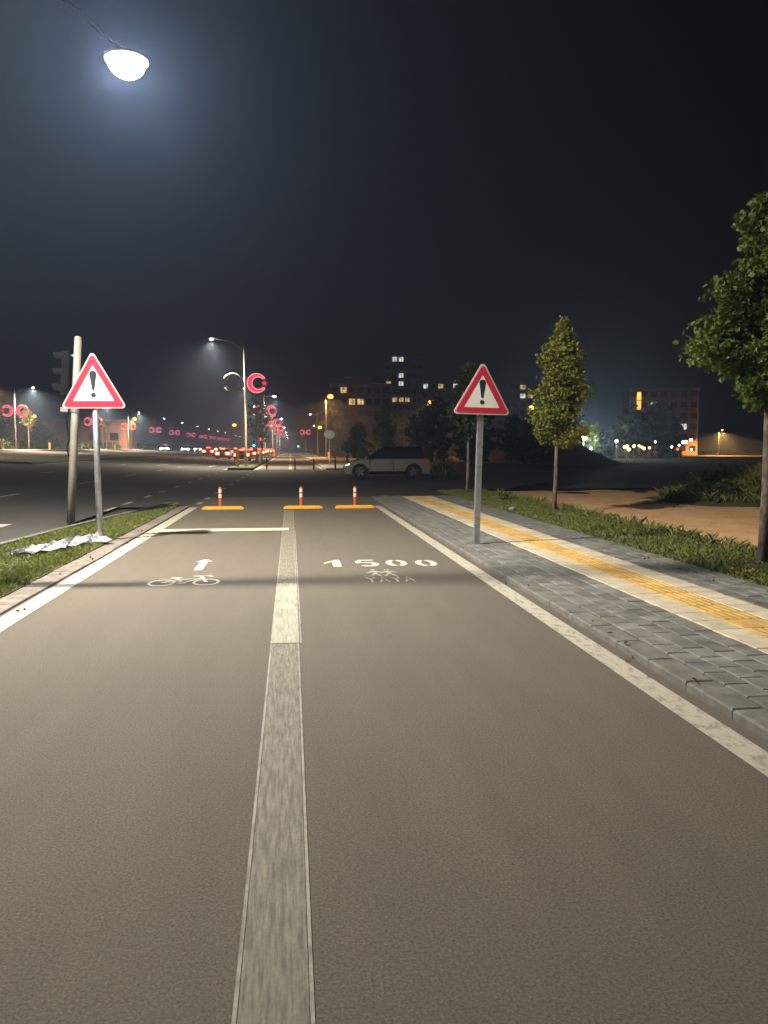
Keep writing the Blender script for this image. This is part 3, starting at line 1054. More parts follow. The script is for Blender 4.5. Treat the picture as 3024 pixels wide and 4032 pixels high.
# ------------------------------------------------------------------ path-end blocks and flexible posts
def lane_block(x0, x1, label):
    prof = [(-.09, 0), (-.09, .025), (-.045, .075), (.045, .075), (.09, .025), (.09, 0)]
    b = MB()
    L_ = x1 - x0
    vs = []
    for x, sc in ((0, .55), (.06, 1), (L_ - .06, 1), (L_, .55)):
        vs += [(x, y * (.8 + .2 * sc), z * sc) for y, z in prof]
    m = len(prof)
    fs = [tuple(range(m))[::-1], tuple(range(3 * m, 4 * m))]
    for s in range(3):
        for k in range(m):
            q = (k + 1) % m
            fs.append((s * m + k, s * m + q, (s + 1) * m + q, (s + 1) * m + k))
    b.add(vs, fs)
    o = b.build('lane_block', M['bump'])
    o.location = (x0, 19.2, .009)
    tag(o, label, 'lane block', 'yellow rubber blocks across the path')


lane_block(-2.17, -1.16, 'yellow rubber lane block beside the verge edge line')
lane_block(-.19, .77, 'yellow rubber lane block across the centre strip of the path')
lane_block(1.09, 2.07, 'yellow rubber lane block beside the pavement kerb')


def flex_post(loc, label, h=.50):
    t = thing('flexible_post', loc, label, 'post', 'orange flexible posts behind the yellow blocks')
    MB().tube([(0, 0, 0), (0, 0, .025), (0, 0, .05)], [.10, .09, .055], 12).build('base', M['orange'], t)
    MB().tube([(0, 0, .05), (0, 0, h), (0, 0, h + .02)], [.043, .04, .028], 12).build('tube', M['orange'], t, False)
    for z in (h * .50, h * .76):
        MB().tube([(0, 0, z), (0, 0, z + .095)], .0445, 12, False).build('reflective_band', M['reflector'], t)


flex_post((-1.78, 19.75, .008), 'orange flexible post behind the yellow block at the verge edge line')
flex_post((.25, 19.75, .008), 'orange flexible post behind the yellow block on the centre strip')
flex_post((1.63, 19.75, .008), 'orange flexible post behind the yellow block beside the kerb')


def bollard(loc, h, label):
    t = thing('bollard', loc, label, 'bollard', 'thin brown bollards beyond the side road')
    MB().tube([(0, 0, -.03), (0, 0, h)], .05, 10).build('shaft', M['brown'], t)
    MB().tube([(0, 0, h), (0, 0, h + .05)], [.06, .03], 10).build('cap', M['brown'], t)


for x, y, h, lab in ((-1.69, 55, .75, 'next to the kerbed island'), (.29, 54.8, .75, 'at the centre dashes of the far cycle path'), (1.6, 54.7, .75, 'beside the far pavement edge line')):
    bollard((x, y, .0), h, 'thin brown bollard ' + lab)
bollard((3.0, 52.5, .0), .85, 'thin brown bollard at the corner of the far pavement')
bollard((3.3, 45.5, .0), 1.05, 'tall thin bollard standing near the nose of the silver car')

# ------------------------------------------------------------------ street lamps


def ornament(parent, cx, cz, side, lit, R=.74, simple=False):
    """wire crescent and star in a ring, opening to one side"""
    m_t, m_b = (M['ornament_tube'], M['ornament']) if lit else (M['ornament_off'], M['ornament_off'])
    nm = 'lit_crescent' if lit else 'unlit_crescent'
    n = 14 if simple else 30
    b = MB()
    # crescent body between an outer circle and a shifted inner one
    outer, inner = [], []
    for k in range(n + 1):
        a = R_(28 + 304 * k / n)
        outer.append((cx + side * R * math.cos(a), cz + R * math.sin(a)))
        a2 = R_(38 + 284 * k / n)
        inner.append((cx + side * (R * .17 + R * .66 * math.cos(a2)), cz + R * .66 * math.sin(a2)))
    vs = [(x, -.02, z) for x, z in outer] + [(x, -.02, z) for x, z in inner]
    fs = [(k, k + 1, n + 1 + k + 1, n + 1 + k) for k in range(n)]
    if lit:
        b.add(vs, fs).build(nm, m_b, parent)
        o = parent.children[-1]
    else:
        o = None
    tb = MB()
    tb.tube([(x, -.04, z) for x, z in outer], .045, 5, True)
    tb.tube([(x, -.04, z) for x, z in inner], .04, 5, True)
    if not lit:
        for k in range(0, n, 3):
            tb.tube([(outer[k][0], -.03, outer[k][1]), (inner[k][0], -.03, inner[k][1])], .02, 4, False)
    tb.build('light_tube', m_t, parent)
    st = []
    for k in range(10):
        a = R_(90 + 36 * k)
        r = R * (.36 if k % 2 == 0 else .16)
        st.append((cx + side * R * .82 + r * math.cos(a), cz + r * math.sin(a)))
    MB().prism_y(st, -.05, -.02).build('star', m_b if lit else m_t, parent)
    for dz in (.3, -.3):
        MB().tube([(0, 0, cz + dz), (cx - side * R * .6, -.01, cz + dz)], .02, 4).build('ornament_bar', M['post'], parent)


def lamp_head(parent, x, z, s, lens_m, big=1.0, rl=.15, coat=None):
    """LED head at the end of an arm with a rounded diffuser under it; s is the arm's direction"""
    L_, w = (.62 * big, .15 * big) if rl < .17 else (.36, .13)
    b = MB()
    prof = [(-L_ / 2, .0), (-L_ / 2, .05), (-L_ * .2, .10), (L_ / 2, .06), (L_ / 2, 0)]
    if rl < .17:
        b.prism_y([(x + s * px, z + pz) for px, pz in prof], -w, w)
    else:
        # round shade over the bowl
        rr = [(rl + .035, 0), (rl + .035, .015), (rl * .8, .06), (.05, .10)]
        vs = [(x + q * math.cos(2 * PI * i / 20), q * math.sin(2 * PI * i / 20), z + h_) for q, h_ in rr for i in range(20)]
        b.add(vs, [(j * 20 + i, j * 20 + (i + 1) % 20, (j + 1) * 20 + (i + 1) % 20, (j + 1) * 20 + i) for j in range(3) for i in range(20)] + [tuple(range(20))[::-1], tuple(range(60, 80))])
    h = b.build('lamp_head', coat, parent)
    vs, fs = [], []
    n = 14
    for j in range(5):
        p = PI / 2 * j / 4.4
        vs += [(x + rl * math.cos(p) * math.cos(2 * PI * i / n), rl * math.cos(p) * math.sin(2 * PI * i / n), z - .003 - rl * .85 * math.sin(p)) for i in range(n)]
    for j in range(4):
        fs += [(j * n + i, j * n + (i + 1) % n, (j + 1) * n + (i + 1) % n, (j + 1) * n + i) for i in range(n)]
    fs.append(tuple(range(4 * n, 5 * n)))
    MB().add(vs, fs).build('lens', lens_m, h, True)


def street_lamp(loc, label, group, road=1, path_arm=True, lit=(True, True), orn=True, H=9.6, power=(9000, 1500), lens=None, simple=True, light=True, road_reach=2.5, path_reach=2.1, sgn=-1, orn_z=6.5, tilt=0, lobe=2.6, bowl=False, lean=0, coat=None, soft=.08):
    coat = coat or M['post']
    t = thing('street_lamp', loc, label, 'street lamp', group)
    MB().tube([(0, 0, -.05), (0, 0, 1.2), (0, 0, 1.25), (0, 0, H)], [.13, .12, .10, .07], 10).build('pole', coat, t, True)
    MB().box(-.20, .20, -.20, .20, -.02, .03).build('base_plate', M['galv_dull'], t)
    a = sgn
    MB().tube([(0, 0, H - .9), (a * road_reach * .35, 0, H - .25), (a * road_reach, 0, H)], [.045, .04, .035], 8).build('road_arm', coat, t, True)
    lamp_head(t, a * (road_reach + .2), H, a, M['led_far'], coat=coat)
    if light:
        lamp_light(t, (a * (road_reach + .2), 0, H - .22), power[0], WARMWHITE if bowl else FARWHITE, 175, tilt, lobe, soft, lean)
    if path_arm:
        rise = (7.45, 6.75, 5.58) if bowl else (4.9, 5.32, 5.5)
        MB().tube([(0, 0, rise[0]), (-a * path_reach * .4, 0, rise[1]), (-a * path_reach - a * (.2 if bowl else 0), 0, rise[2])], [.04, .032, .022], 8).build('path_arm', coat, t, True)
        lamp_head(t, -a * (path_reach + .2), 5.5, -a, lens or M['led_far'], .8, .19 if bowl else .13, coat)
        if light and not bowl:
            lamp_light(t, (-a * (path_reach + .2), 0, 5.30), power[1], FARWHITE, 165, 0, 1.5)
    if orn:
        ornament(t, -.93, orn_z, -1, lit[0], simple=simple)
        ornament(t, .93, orn_z, 1, lit[1], simple=simple)
    return t


# the lamp over the path: its post stands in the verge just outside the picture
near = street_lamp((-3.92, 8.70, .05), 'street lamp whose bright white head hangs low over the cycle path', None, lit=(False, False), orn=False,
                   power=(24500, 2100), lens=M['led'], path_reach=2.05, road_reach=2.4, H=9.8, tilt=25, lobe=2.0, bowl=True, soft=.22, lean=24, coat=M['dark_post'])
G1 = 'street lamps along the verge by the cycle path'
street_lamp((-3.55, 62, .13), 'street lamp with one unlit and one lit red crescent on the kerbed island', G1, lit=(False, True), simple=False, H=9.9, power=(26000, 5000), road_reach=2.3)
ORD = ('first', 'second', 'third', 'fourth', 'fifth', 'sixth', 'seventh', 'eighth', 'ninth', 'tenth', 'eleventh', 'twelfth', 'thirteenth', 'fourteenth', 'fifteenth')
for k, y in enumerate((108, 154, 200, 246, 300)):
    street_lamp((-3.55, y, .13), ORD[k] + ' street lamp with two lit red crescents beyond the one on the island', G1, H=9.6, power=(24000, 5500), light=k < 4)
G2 = 'street lamps across the main road'
for k, y in enumerate((66, 108, 149, 180, 215, 250, 290, 330, 370, 410, 450, 490, 530, 570, 620)):
    street_lamp((-36.3, y, 1.38), ORD[k] + ' street lamp with red crescents along the pavement across the main road', G2, sgn=1, path_arm=False, H=8.2, power=(60000, 0), lobe=2.0, light=k < 4, orn=k < 11, road_reach=2.2, orn_z=5.1)
street_lamp((4.6, 244, .1), 'lone street lamp with lit red crescents beside the far pavement', None, H=8.6, light=False, path_arm=False, sgn=1)
street_lamp((5.2, 150, .1), 'white street lamp without crescents beside the far pavement', None, orn=False, H=8.0, light=False, path_arm=False, sgn=-1, road_reach=1.2)


def sodium_lamp(loc, h, label, power=0, s=1.0):
    t = thing('sodium_lamp', loc, label, 'street lamp', 'orange street lamps')
    MB().tube([(0, 0, -.1), (0, 0, h)], [.13, .07], 8).build('pole', M['post'], t)
    MB().tube([(0, 0, h - .1), (.25, 0, h + .12), (.7, 0, h + .18)], .045, 6).build('arm', M['post'], t)
    b = MB()
    vs, fs = [], []
    for j in range(5):
        for i in range(8):
            a, p = i * PI / 4, -PI / 2 + PI * j / 4
            vs.append((.75 + .36 * s * math.cos(p) * math.cos(a), .30 * s * math.cos(p) * math.sin(a), h + .02 + .26 * s * math.sin(p)))
    for j in range(4):
        for i in range(8):
            fs.append((j * 8 + i, j * 8 + (i + 1) % 8, (j + 1) * 8 + (i + 1) % 8, (j + 1) * 8 + i))
    b.add(vs, fs).build('globe', M['sodium'], t, True)
    if power:
        lamp_light(t, (.75, 0, h - .4), power, SODIUM, 170, 0, 0.5, .2)


for x, y, z0, h, lab, pw, s in (
        (-40.9, 112, 1.2, 8.9, 'orange street lamp on tall post before the brown building', 12000, 1.0),
        (-36.6, 160, 1.2, 12.3, 'tall orange street lamp rising beside the grass sign', 4000, 1.5),
        (-53.5, 168, 1.2, 6.9, 'orange street lamp low over the brown building', 6000, 1.3),
        (-35.3, 178, 1.2, 6.8, 'orange street lamp among the far lamps across the road', 5000, 1.2),
        (-21, 285, .6, 9.3, 'orange street lamp standing beyond the grass median', 0, 1.9),
        (5.5, 122, 0, 9.6, 'orange street lamp on pinkish post beside the apartment block', 20000, 1.25),
        (9.3, 270, 0, 8.8, 'small orange street lamp far along the pavement', 0, 1.9),
        (24.0, 135, 0, 9.7, 'orange street lamp in front of the tower', 18000, 1.4),
        (47.0, 150, 0, 9.6, 'orange street lamp seen behind the slender tree', 0, 1.5),
        (93.5, 160, 0, 5.5, 'orange street lamp lighting the reddish building corner', 60000, .6),
):
    sodium_lamp((x, y, z0), h, lab, pw, s)

# ------------------------------------------------------------------ marker posts, far signs and signals


def marker(loc, h, w, label, group, striped=False):
    t = thing('marker_post', loc, label, 'marker post', group)
    MB().box(-w / 2, w / 2, -.03, .03, -.03, h).build('panel', M['marker'], t)
    if striped:
        for k in range(3):
            z = .25 + k * (h - .35) / 3
            MB().add([(-w / 2, -.034, z), (w / 2, -.034, z + .12), (w / 2, -.034, z + .24), (-w / 2, -.034, z + .12)], [(0, 1, 2, 3)]).build('stripe', M['marker_red'], t)
    else:
        MB().box(-w * .35, w * .35, -.036, -.031, h * .62, h * .8).build('reflector', M['reflector'], t)


marker((-4.05, 59.5, .13), 1.25, .26, 'yellow and red striped marker panel on the island nose', 'yellow markers along the road', True)
for y in (78, 104, 130):
    marker((-3.0 + (y - 78) * .005, y, .13), .95, .22, {78: 'first', 104: 'second', 130: 'third'}[y] + ' plain yellow marker post on the verge beyond the striped island marker', 'yellow markers along the road')
for k, (x, y) in enumerate(((-35.6, 101), (-35.6, 120), (-35.6, 142), (-35.6, 163))):
    marker((x, y, 1.38), 1.0, .22, ORD[k] + ' yellow marker post along the kerb across the main road', 'yellow markers along the road')
marker((6.2, 128, .0), .9, .24, 'yellow marker post beside the far pavement', 'yellow markers along the road')

t = thing('round_sign', (3.3, 66, .1), 'grey back of a round road sign beside the far pavement', 'sign')
MB().tube([(0, 0, -.05), (0, 0, 2.95)], .035, 8).build('pole', M['galv_dull'], t)
MB().prism_y([(.48 * math.cos(2 * PI * k / 20), 2.6 + .36 * math.sin(2 * PI * k / 20)) for k in range(20)], -.06, -.04).build('disc', M['galv'], t)


def signal(loc, label, on):
    t = thing('traffic_signal', loc, label, 'traffic light', 'far traffic lights')
    MB().tube([(0, 0, -.05), (0, 0, 3.2)], .06, 8).build('pole', M['post'], t)
    MB().box(-.18, .18, -.14, .08, 1.9, 2.95).build('housing', M['black'], t)
    z = 2.05 if on == 'green' else 2.75
    MB().prism_y([(.20 * math.cos(2 * PI * k / 12), z + .20 * math.sin(2 * PI * k / 12)) for k in range(12)], -.17, -.15).build('lens', M[on + '_lens'], t)


signal((-7.0, 150, .05), 'traffic light showing green above the queueing cars', 'green')
signal((2.0, 210, .05), 'traffic light showing green beside the far cycle path', 'green')
signal((-4.4, 118, .13), 'traffic light showing red on the verge behind the island', 'red')


# ------------------------------------------------------------------ cars
def make_car(name, loc, rz, label, group, paint, rear=True, front=False, suv=False, detail=True):
    """x is forward; body, cabin, glass, wheels, lights"""
    t = thing(name, loc, label, 'car', group, rz)
    L_, W, H = 4.35, 1.82, (1.60 if suv else 1.46)
    hl, hw = L_ / 2, W / 2
    zb, belt = (.26, 1.00) if suv else (.22, .90)
    wr = .36 if suv else .32
    wx = (1.32, -1.32)

    def arch(cx, up):
        return [(cx + (wr + .055) * math.cos(a), wr + (wr + .055) * math.sin(a)) for a in [R_(k) for k in (range(-5, 186, 19) if up else range(185, -6, -19))]]
    # lower body side outline, clockwise from the rear bottom
    top = [(-hl + .02, .48), (-hl, .70), (-hl + .06, belt - .02), (-hl + .30, belt + .02), (.95, belt + .01), (1.55, belt - .07), (hl - .22, belt - .20), (hl - .03, belt - .34), (hl, .46), (hl - .06, zb)]
    bot = arch(wx[0], True)
    bot2 = arch(wx[1], True)
    outline = top + [(wx[0] + wr + .06, zb)] + bot[1:-1] + [(wx[0] - wr - .06, zb)] + [(wx[1] + wr + .06, zb)] + bot2[1:-1] + [(wx[1] - wr - .06, zb), (-hl + .05, zb)]
    b = MB()
    m = len(outline)
    rows = []
    for yy, k in ((-hw + .07, .0), (-hw, 1), (hw, 1), (hw - .07, 0)):
        rows.append([(x * (1 if k else .985), yy, z if k else .02 + z * .975) for x, z in outline])
    vs = [p for r in rows for p in r]
    fs = []
    for s in range(3):
        for k in range(m):
            q = (k + 1) % m
            fs.append((s * m + k, (s + 1) * m + k, (s + 1) * m + q, s * m + q))
    fs += [tuple(range(m)), tuple(range(3 * m, 4 * m))[::-1]]
    body = b.add(vs, fs).build('body', paint, t)
    # cabin
    rb, rf = -hl + .28, 1.02
    tb, tf = -hl + .72 if not suv else -hl + .50, .18
    cab = MB()
    vs = [(rb, -hw + .05, belt), (rf, -hw + .05, belt), (rf, hw - .05, belt), (rb, hw - .05, belt),
          (tb - .10, -hw + .22, H - .10), (tf + .08, -hw + .22, H - .09), (tf + .08, hw - .22, H - .09), (tb - .10, hw - .22, H - .10),
          (tb + .12, -hw + .32, H), (tf - .15, -hw + .32, H), (tf - .15, hw - .32, H), (tb + .12, hw - .32, H)]
    cab.add(vs, [(0, 1, 5, 4), (1, 2, 6, 5), (2, 3, 7, 6), (3, 0, 4, 7), (4, 5, 9, 8), (5, 6, 10, 9), (6, 7, 11, 10), (7, 4, 8, 11), (8, 9, 10, 11)])
    cab.build('cabin', M['glass'], t)
    rfm = MB()
    o_ = .006
    rfm.add([(tb - .10, -hw + .21, H - .098), (tf + .08, -hw + .21, H - .088), (tf + .08, hw - .21, H - .088), (tb - .10, hw - .21, H - .098),
             (tb + .12, -hw + .32, H + o_), (tf - .15, -hw + .32, H + o_), (tf - .15, hw - .32, H + o_), (tb + .12, hw - .32, H + o_)],
            [(0, 1, 5, 4), (1, 2, 6, 5), (2, 3, 7, 6), (3, 0, 4, 7), (4, 5, 6, 7)]).build('roof', M['black'] if suv else paint, t)
    for x in wx:
        for s in (-1, 1):
            tr = MB()
            pr = [(wr * .62, s * hw - s * .01), (wr * .92, s * hw + s * .01), (wr, s * hw - s * .04), (wr, s * hw - s * .20), (wr * .6, s * hw - s * .21)]
            nn = 18
            vs, fs = [], []
            for k in range(nn):
                a = 2 * PI * k / nn
                vs += [(x + r * math.cos(a), yy, wr + r * math.sin(a)) for r, yy in pr]
            for k in range(nn):
                q = (k + 1) % nn
                fs += [(k * 5 + j, q * 5 + j, q * 5 + j + 1, k * 5 + j + 1) for j in range(4)]
            w_ = tr.add(vs, fs).build('wheel', M['tyre'], t)
            if detail:
                rm = MB()
                for k in range(5):
                    a = R_(72 * k + 12)
                    d = Vector((math.cos(a), 0, math.sin(a)))
                    p = Vector((-d.z, 0, d.x))
                    c = Vector((x, s * hw - s * .03, wr))
                    rm.add([c + p * .04, c - p * .04, c + d * wr * .62 - p * .06, c + d * wr * .62 + p * .06], [(0, 1, 2, 3)])
                rm.build('rim', M['rim'], w_)
    for s in (-1, 1):
        if rear:
            MB().box(-hl - .02, -hl + .08, min(s * (hw - .50), s * (hw - .01)), max(s * (hw - .50), s * (hw - .01)), .58, .90).build('tail_light', M['tail'], t)
            MB().box(-hl - .03, -hl - .021, min(s * (hw - .34), s * (hw - .10)), max(s * (hw - .34), s * (hw - .10)), .68, .80).build('lamp_core', M['tail_core'], t)
        if rear and s == 1:
            MB().box(tb - .16, tb - .06, -.28, .28, H - .17, H - .08).build('brake_light', M['tail'], t)
        if front:
            MB().box(hl - .10, hl + .02, min(s * (hw - .38), s * (hw - .06)), max(s * (hw - .38), s * (hw - .06)), .52, .72).build('head_light', M['head'], t)
    if detail and suv:
        for s in (-1, 1):
            MB().add([(hl - .34, s * (hw + .004), .78), (hl - .12, s * (hw + .004), .70), (hl - .10, s * (hw + .004), .64), (hl - .34, s * (hw + .004), .70)], [(0, 1, 2, 3)]).build('head_light', M['headlight_glint'], t)  # unlit lamp, its bright glint painted in as emission
            MB().add([(-hl + .05, s * (hw + .004), .86), (-hl + .42, s * (hw + .004), .84), (-hl + .42, s * (hw + .004), .74), (-hl + .05, s * (hw + .004), .70)], [(0, 1, 2, 3)]).build('tail_lamp', M['marker_red'], t)
            MB().box(.72, .90, min(s * (hw + .0), s * (hw + .2)), max(s * (hw + .0), s * (hw + .2)), belt + .0, belt + .14).build('mirror', M['black'], t)
            for x in (-.30, .85):
                MB().box(x - .008, x + .008, min(s * hw, s * (hw + .003)), max(s * hw, s * (hw + .003)), zb + .18, belt - .02).build('door_gap', M['black'], t)
            for x in (-.15, -1.05):
                MB().box(x - .10, x + .10, min(s * hw, s * (hw + .02)), max(s * hw, s * (hw + .02)), belt - .16, belt - .12).build('door_handle', M['silver'], t)
            MB().box(-.90, .92, min(s * (hw - .02), s * (hw + .012)), max(s * (hw - .02), s * (hw + .012)), zb - .02, zb + .13).build('sill', M['black'], t)
        for s in (-1, 1):
            # side windows
            MB().add([(-.25, s * (hw - .045), belt + .05), (.72, s * (hw - .045), belt + .05), (.12, s * (hw - .20), H - .13), (-.25, s * (hw - .20), H - .13)], [(0, 1, 2, 3)]).build('side_window', M['glass'], t)
        MB().box(-hl - .02, -hl + .2, -hw + .1, hw - .1, zb + .02, zb + .2).build('bumper', M['black'], t)
    return t


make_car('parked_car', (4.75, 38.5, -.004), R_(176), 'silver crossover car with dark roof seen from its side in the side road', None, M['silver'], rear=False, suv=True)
lane_n = {}
QG = 'cars queueing with red tail lights'
first = make_car('queueing_car', (-8.9, 105, gz(-8.9)), R_(90), 'dark car with glowing red tail lights alone in the middle lane', QG, M['car_grey'], detail=False)
for x, y in ((-13.6, 132), (-5.9, 97), (-6.9, 116), (-10.6, 128), (-6.2, 124), (-6.6, 140), (-10.4, 150), (-6.2, 160), (-10.5, 175), (-6.4, 182), (-14.4, 165), (-6.5, 205), (-10.6, 215), (-6.5, 232), (-10.5, 250), (-6.5, 262)):
    c = copy_tree(first)
    c.location = (x, y, gz(x))
    c.rotation_euler = (0, 0, R_(90 + jit(2)))
    lane = 'kerb' if x > -8 else ('middle' if x > -12 else 'inner')
    lane_n[lane] = lane_n.get(lane, -1) + 1
    c['label'] = ORD[lane_n[lane]] + ' car with glowing red tail lights queueing in the ' + lane + ' lane'
OG = 'oncoming cars with white headlights'
first = make_car('oncoming_car', (-27.6, 176, gz(-27.6)), R_(-90), 'oncoming car with dazzling white headlights beyond the grass median', OG, M['car_white'], rear=False, front=True, detail=False)
for x, y in ((-24.9, 190), (-24.6, 212), (-25.2, 262)):
    c = copy_tree(first)
    c.location = (x, y, gz(x))

# ------------------------------------------------------------------ buildings


def building(loc, rz, W, D_, H, floors, cols_, label, m, lit, roof='flat', win=(1.3, 1.25), bands=True, seed=1, side_cols=0):
    """front on local -y; lit maps (floor, column) to a window material"""
    t = thing('apartment_building', loc, label, 'building', 'apartment buildings', rz)
    MB().box(-W / 2, W / 2, 0, D_, -.5, H).build('wall', m, t)
    fh = H / floors
    rf = MB().box(-W / 2 - .35, W / 2 + .35, -.35, D_ + .35, H, H + .35).build('roof', M['slab'], t)
    if roof == 'hut':
        MB().box(-W * .22, W * .16, D_ * .25, D_ * .7, H + .35, H + 2.2).build('lift_house', m, rf)
        MB().box(-W * .26, W * .20, D_ * .2, D_ * .75, H + 2.2, H + 2.4).build('lift_house_roof', M['slab'], rf)
    wmesh = {}
    for k in ('dark', 'warm', 'cool'):
        wmesh[k] = MB().box(-win[0] / 2, win[0] / 2, -.06, .02, 0, win[1]).mesh('window', M['window_' + k])
    bar = MB().box(-.07, .07, -.10, -.061, 0, win[1]).box(-win[0] / 2, win[0] / 2, -.10, -.062, win[1] * .70, win[1] * .70 + .07).mesh('mullion', M['window_dark'])
    for f in range(floors):
        for c in range(cols_):
            x = -W / 2 + W * (c + .5) / cols_
            k = lit.get((f, c), 'dark')
            wo = put('window', wmesh[k], t, (x, 0, f * fh + .9))
            if k != 'dark':
                put('mullion', bar, wo, (random.choice((-.2, 0, .15)), 0, 0))
        for c in range(side_cols):
            yy = D_ * (c + .5) / side_cols
            put('window', wmesh['dark'], t, (-W / 2, yy, f * fh + .9), (0, 0, R_(-90)))
        if bands and f:
            MB().box(-W * .42, -W * .08, -1.0, 0, f * fh - .09, f * fh + .09).build('balcony', M['slab'], t)
            MB().box(W * .14, W * .40, -1.0, 0, f * fh - .09, f * fh + .09).build('balcony', M['slab'], t)
    return t


building((17.3, 192, 0), R_(-4), 14.6, 12, 17.2, 6, 7, 'brownish apartment block with yellow lit windows and flat roof', M['wall_a'],
         {(5, 1): 'warm', (4, 2): 'warm', (4, 3): 'warm', (1, 2): 'warm'}, 'hut', (1.5, 1.4), side_cols=3)
building((43.0, 292, 0), R_(-6), 14.5, 12, 36.5, 12, 6, 'tall pale apartment tower with white lit windows up one side', M['wall_b'],
         {(11, 1): 'cool', (11, 2): 'cool', (9, 2): 'cool', (8, 2): 'cool', (6, 1): 'warm', (6, 2): 'warm', (6, 3): 'warm', (8, 0): 'warm'}, 'flat', (1.7, 1.6), False, side_cols=3)
building((54.5, 272, 0), R_(-8), 16, 12, 25, 8, 6, 'dark apartment block beside the tower with three lit upper windows', M['wall_a'],
         {(7, 0): 'cool', (7, 2): 'warm', (7, 4): 'cool'}, 'flat', (1.6, 1.6), False)
building((77.5, 262, 0), R_(-10), 13, 12, 24, 8, 5, 'dark apartment block with lit windows peeping past a warning sign', M['wall_e'],
         {(7, 3): 'warm', (6, 3): 'cool', (6, 4): 'warm'}, 'flat', (1.7, 1.5), False)
be = building((86.6, 172, 0), R_(-16), 15.5, 12, 15.2, 6, 7, 'reddish apartment building with one tall orange lit stair window', M['wall_e'],
              {(4, 2): 'cool', (2, 5): 'cool'}, 'flat', (1.4, 1.2), True)
MB().box(-6.1, -5.2, -.12, .02, 10.6, 14.6).build('stair_window', M['stair_strip'], be)

bl = thing('long_building', (-72, 186, 1.2), 'long low brown building lit orange across the main road', 'building')
MB().box(-34, 34, 0, 12, -.5, 6.6).build('wall', M['wall_brown'], bl)
MB().box(-34.5, 34.5, -.5, 12.5, 6.6, 7.0).build('roof', M['slab'], bl)
for k in range(14):
    MB().box(-32 + k * 4.8, -30.2 + k * 4.8, -.06, .02, 2.2, 3.9).build('window', M['window_dark'], bl)


# ------------------------------------------------------------------ hedges and trees farther off
def bush(name, loc, label, rx, ry, rz_, nl, leaf, m, cat='shrub', group=None, seed=1):
    random.seed(seed)
    t = thing(name, loc, label, cat, group)
    pts = []
    for _ in range(nl):
        a, p = random.uniform(0, 2 * PI), math.acos(random.uniform(-.05, 1))
        r = random.uniform(.55, 1.0) * (1 + .22 * math.sin(a * 5 + seed) * math.sin(p * 6))
        pts.append((rx * r * math.sin(p) * math.cos(a), ry * r * math.sin(p) * math.sin(a), rz_ * r * math.cos(p)))
    leaf_cloud('foliage', m, pts, leaf, t)
    st = MB()
    for k in range(6):
        a = k * 1.05
        st.tube([(0, 0, -.1), (rx * .35 * math.cos(a), ry * .35 * math.sin(a), rz_ * .45), (rx * .6 * math.cos(a), ry * .6 * math.sin(a), rz_ * .7)], [.04, .03, .01], 5, False)
    st.build('stem', M['bark'], t)
    return t


bush('shrub', (7.55, 37.6, -.01), 'small dark pointed shrub just behind the tail of the silver car', .62, .5, 1.25, 700, .10, M['leaf_dark'], seed=2)
for k, (x, y, rx, rz_) in enumerate(((11.7, 19.4, .8, .6), (13.2, 19.2, 1.0, .95), (14.6, 18.8, 1.2, 1.1), (12.8, 21.8, 1.3, .9), (16.2, 19.2, 1.2, 1.25))):
    bush('shrub', (x, y, .0), ('lowest', 'spreading', 'tall', 'rearmost', 'tallest')[k] + ' scrubby bush growing on the mound behind the bare soil', rx, rx * .8, rz_, 1400, .10, M['leaf_dark'], 'shrub', 'scrub on the mound', seed=20 + k)


def far_tree(loc, h, r, label, m, group, seed, nl=1100, leaf=.34, zb=None):
    return young_tree('roadside_tree', loc, label, h, zb if zb else h * .28, r, nl, leaf, m, group, (0, 0), trunk_r=.10, nb=30, seed=seed,
                      profile=lambda u: math.sin(min(1, u * 2.4 + .25) * PI / 2) * (1 - u) ** .55 + .06)


FG = 'trees beyond the side road'
far_tree((8.6, 72, 0), 5.2, 1.5, 'green leafy tree growing before the brownish apartment block', M['leaf'], FG, 31, zb=.9)
far_tree((6.9, 80, 0), 4.0, 1.6, 'low spreading green tree next to the round sign', M['leaf'], FG, 32, zb=.7)
for k, (x, y, h, r) in enumerate(((11.6, 66, 5.0, 1.9), (13.4, 70, 6.2, 2.1), (15.6, 64, 5.4, 2.0), (17.5, 74, 5.8, 2.4), (20.5, 66, 4.2, 2.2), (23, 78, 5.0, 2.6))):
    far_tree((x, y, 0), h, r, ('narrow', 'tallest', 'round', 'broad', 'lowest', 'widest')[k] + ' dark tree in the unlit clump behind the silver car', M['leaf_dark'], FG, 40 + k, zb=.6)
for k, (x, y, h, r) in enumerate(((52, 118, 5.4, 3.4), (56, 122, 8.6, 4), (60, 121, 9.4, 4), (64.5, 126, 7.6, 3.2), (47.5, 125, 5, 3.2))):
    far_tree((x, y, 0), h, r, ('low rounded', 'tall', 'tallest', 'slimmer', 'lowest')[k] + ' dark tree masking the foot of the reddish building', M['leaf_dark'], FG, 60 + k, 900, .8, zb=.5)
far_tree((46.8, 116.5, 0), 5.2, 1.9, 'tree lit bright green by a white floodlight under it', M['leaf'], FG, 70, 1600, .28, zb=.9)
far_tree((-3.3, 76, .13), 7.6, 1.4, 'thin sparse tree right behind the island lamp post', M['leaf_gold'], 'trees on the verge', 71, 420, .22, zb=2.6)
far_tree((-3.4, 92, .13), 6.4, 1.5, 'sparse tree on the verge between two lamp posts', M['leaf_gold'], 'trees on the verge', 72, 460, .24, zb=2.4)
far_tree((-36.6, 114, 1.38), 5.8, 1.2, 'thin pale street tree on the pavement across the main road', M['leaf_gold'], 'trees across the road', 73, 260, .22, zb=3.4)
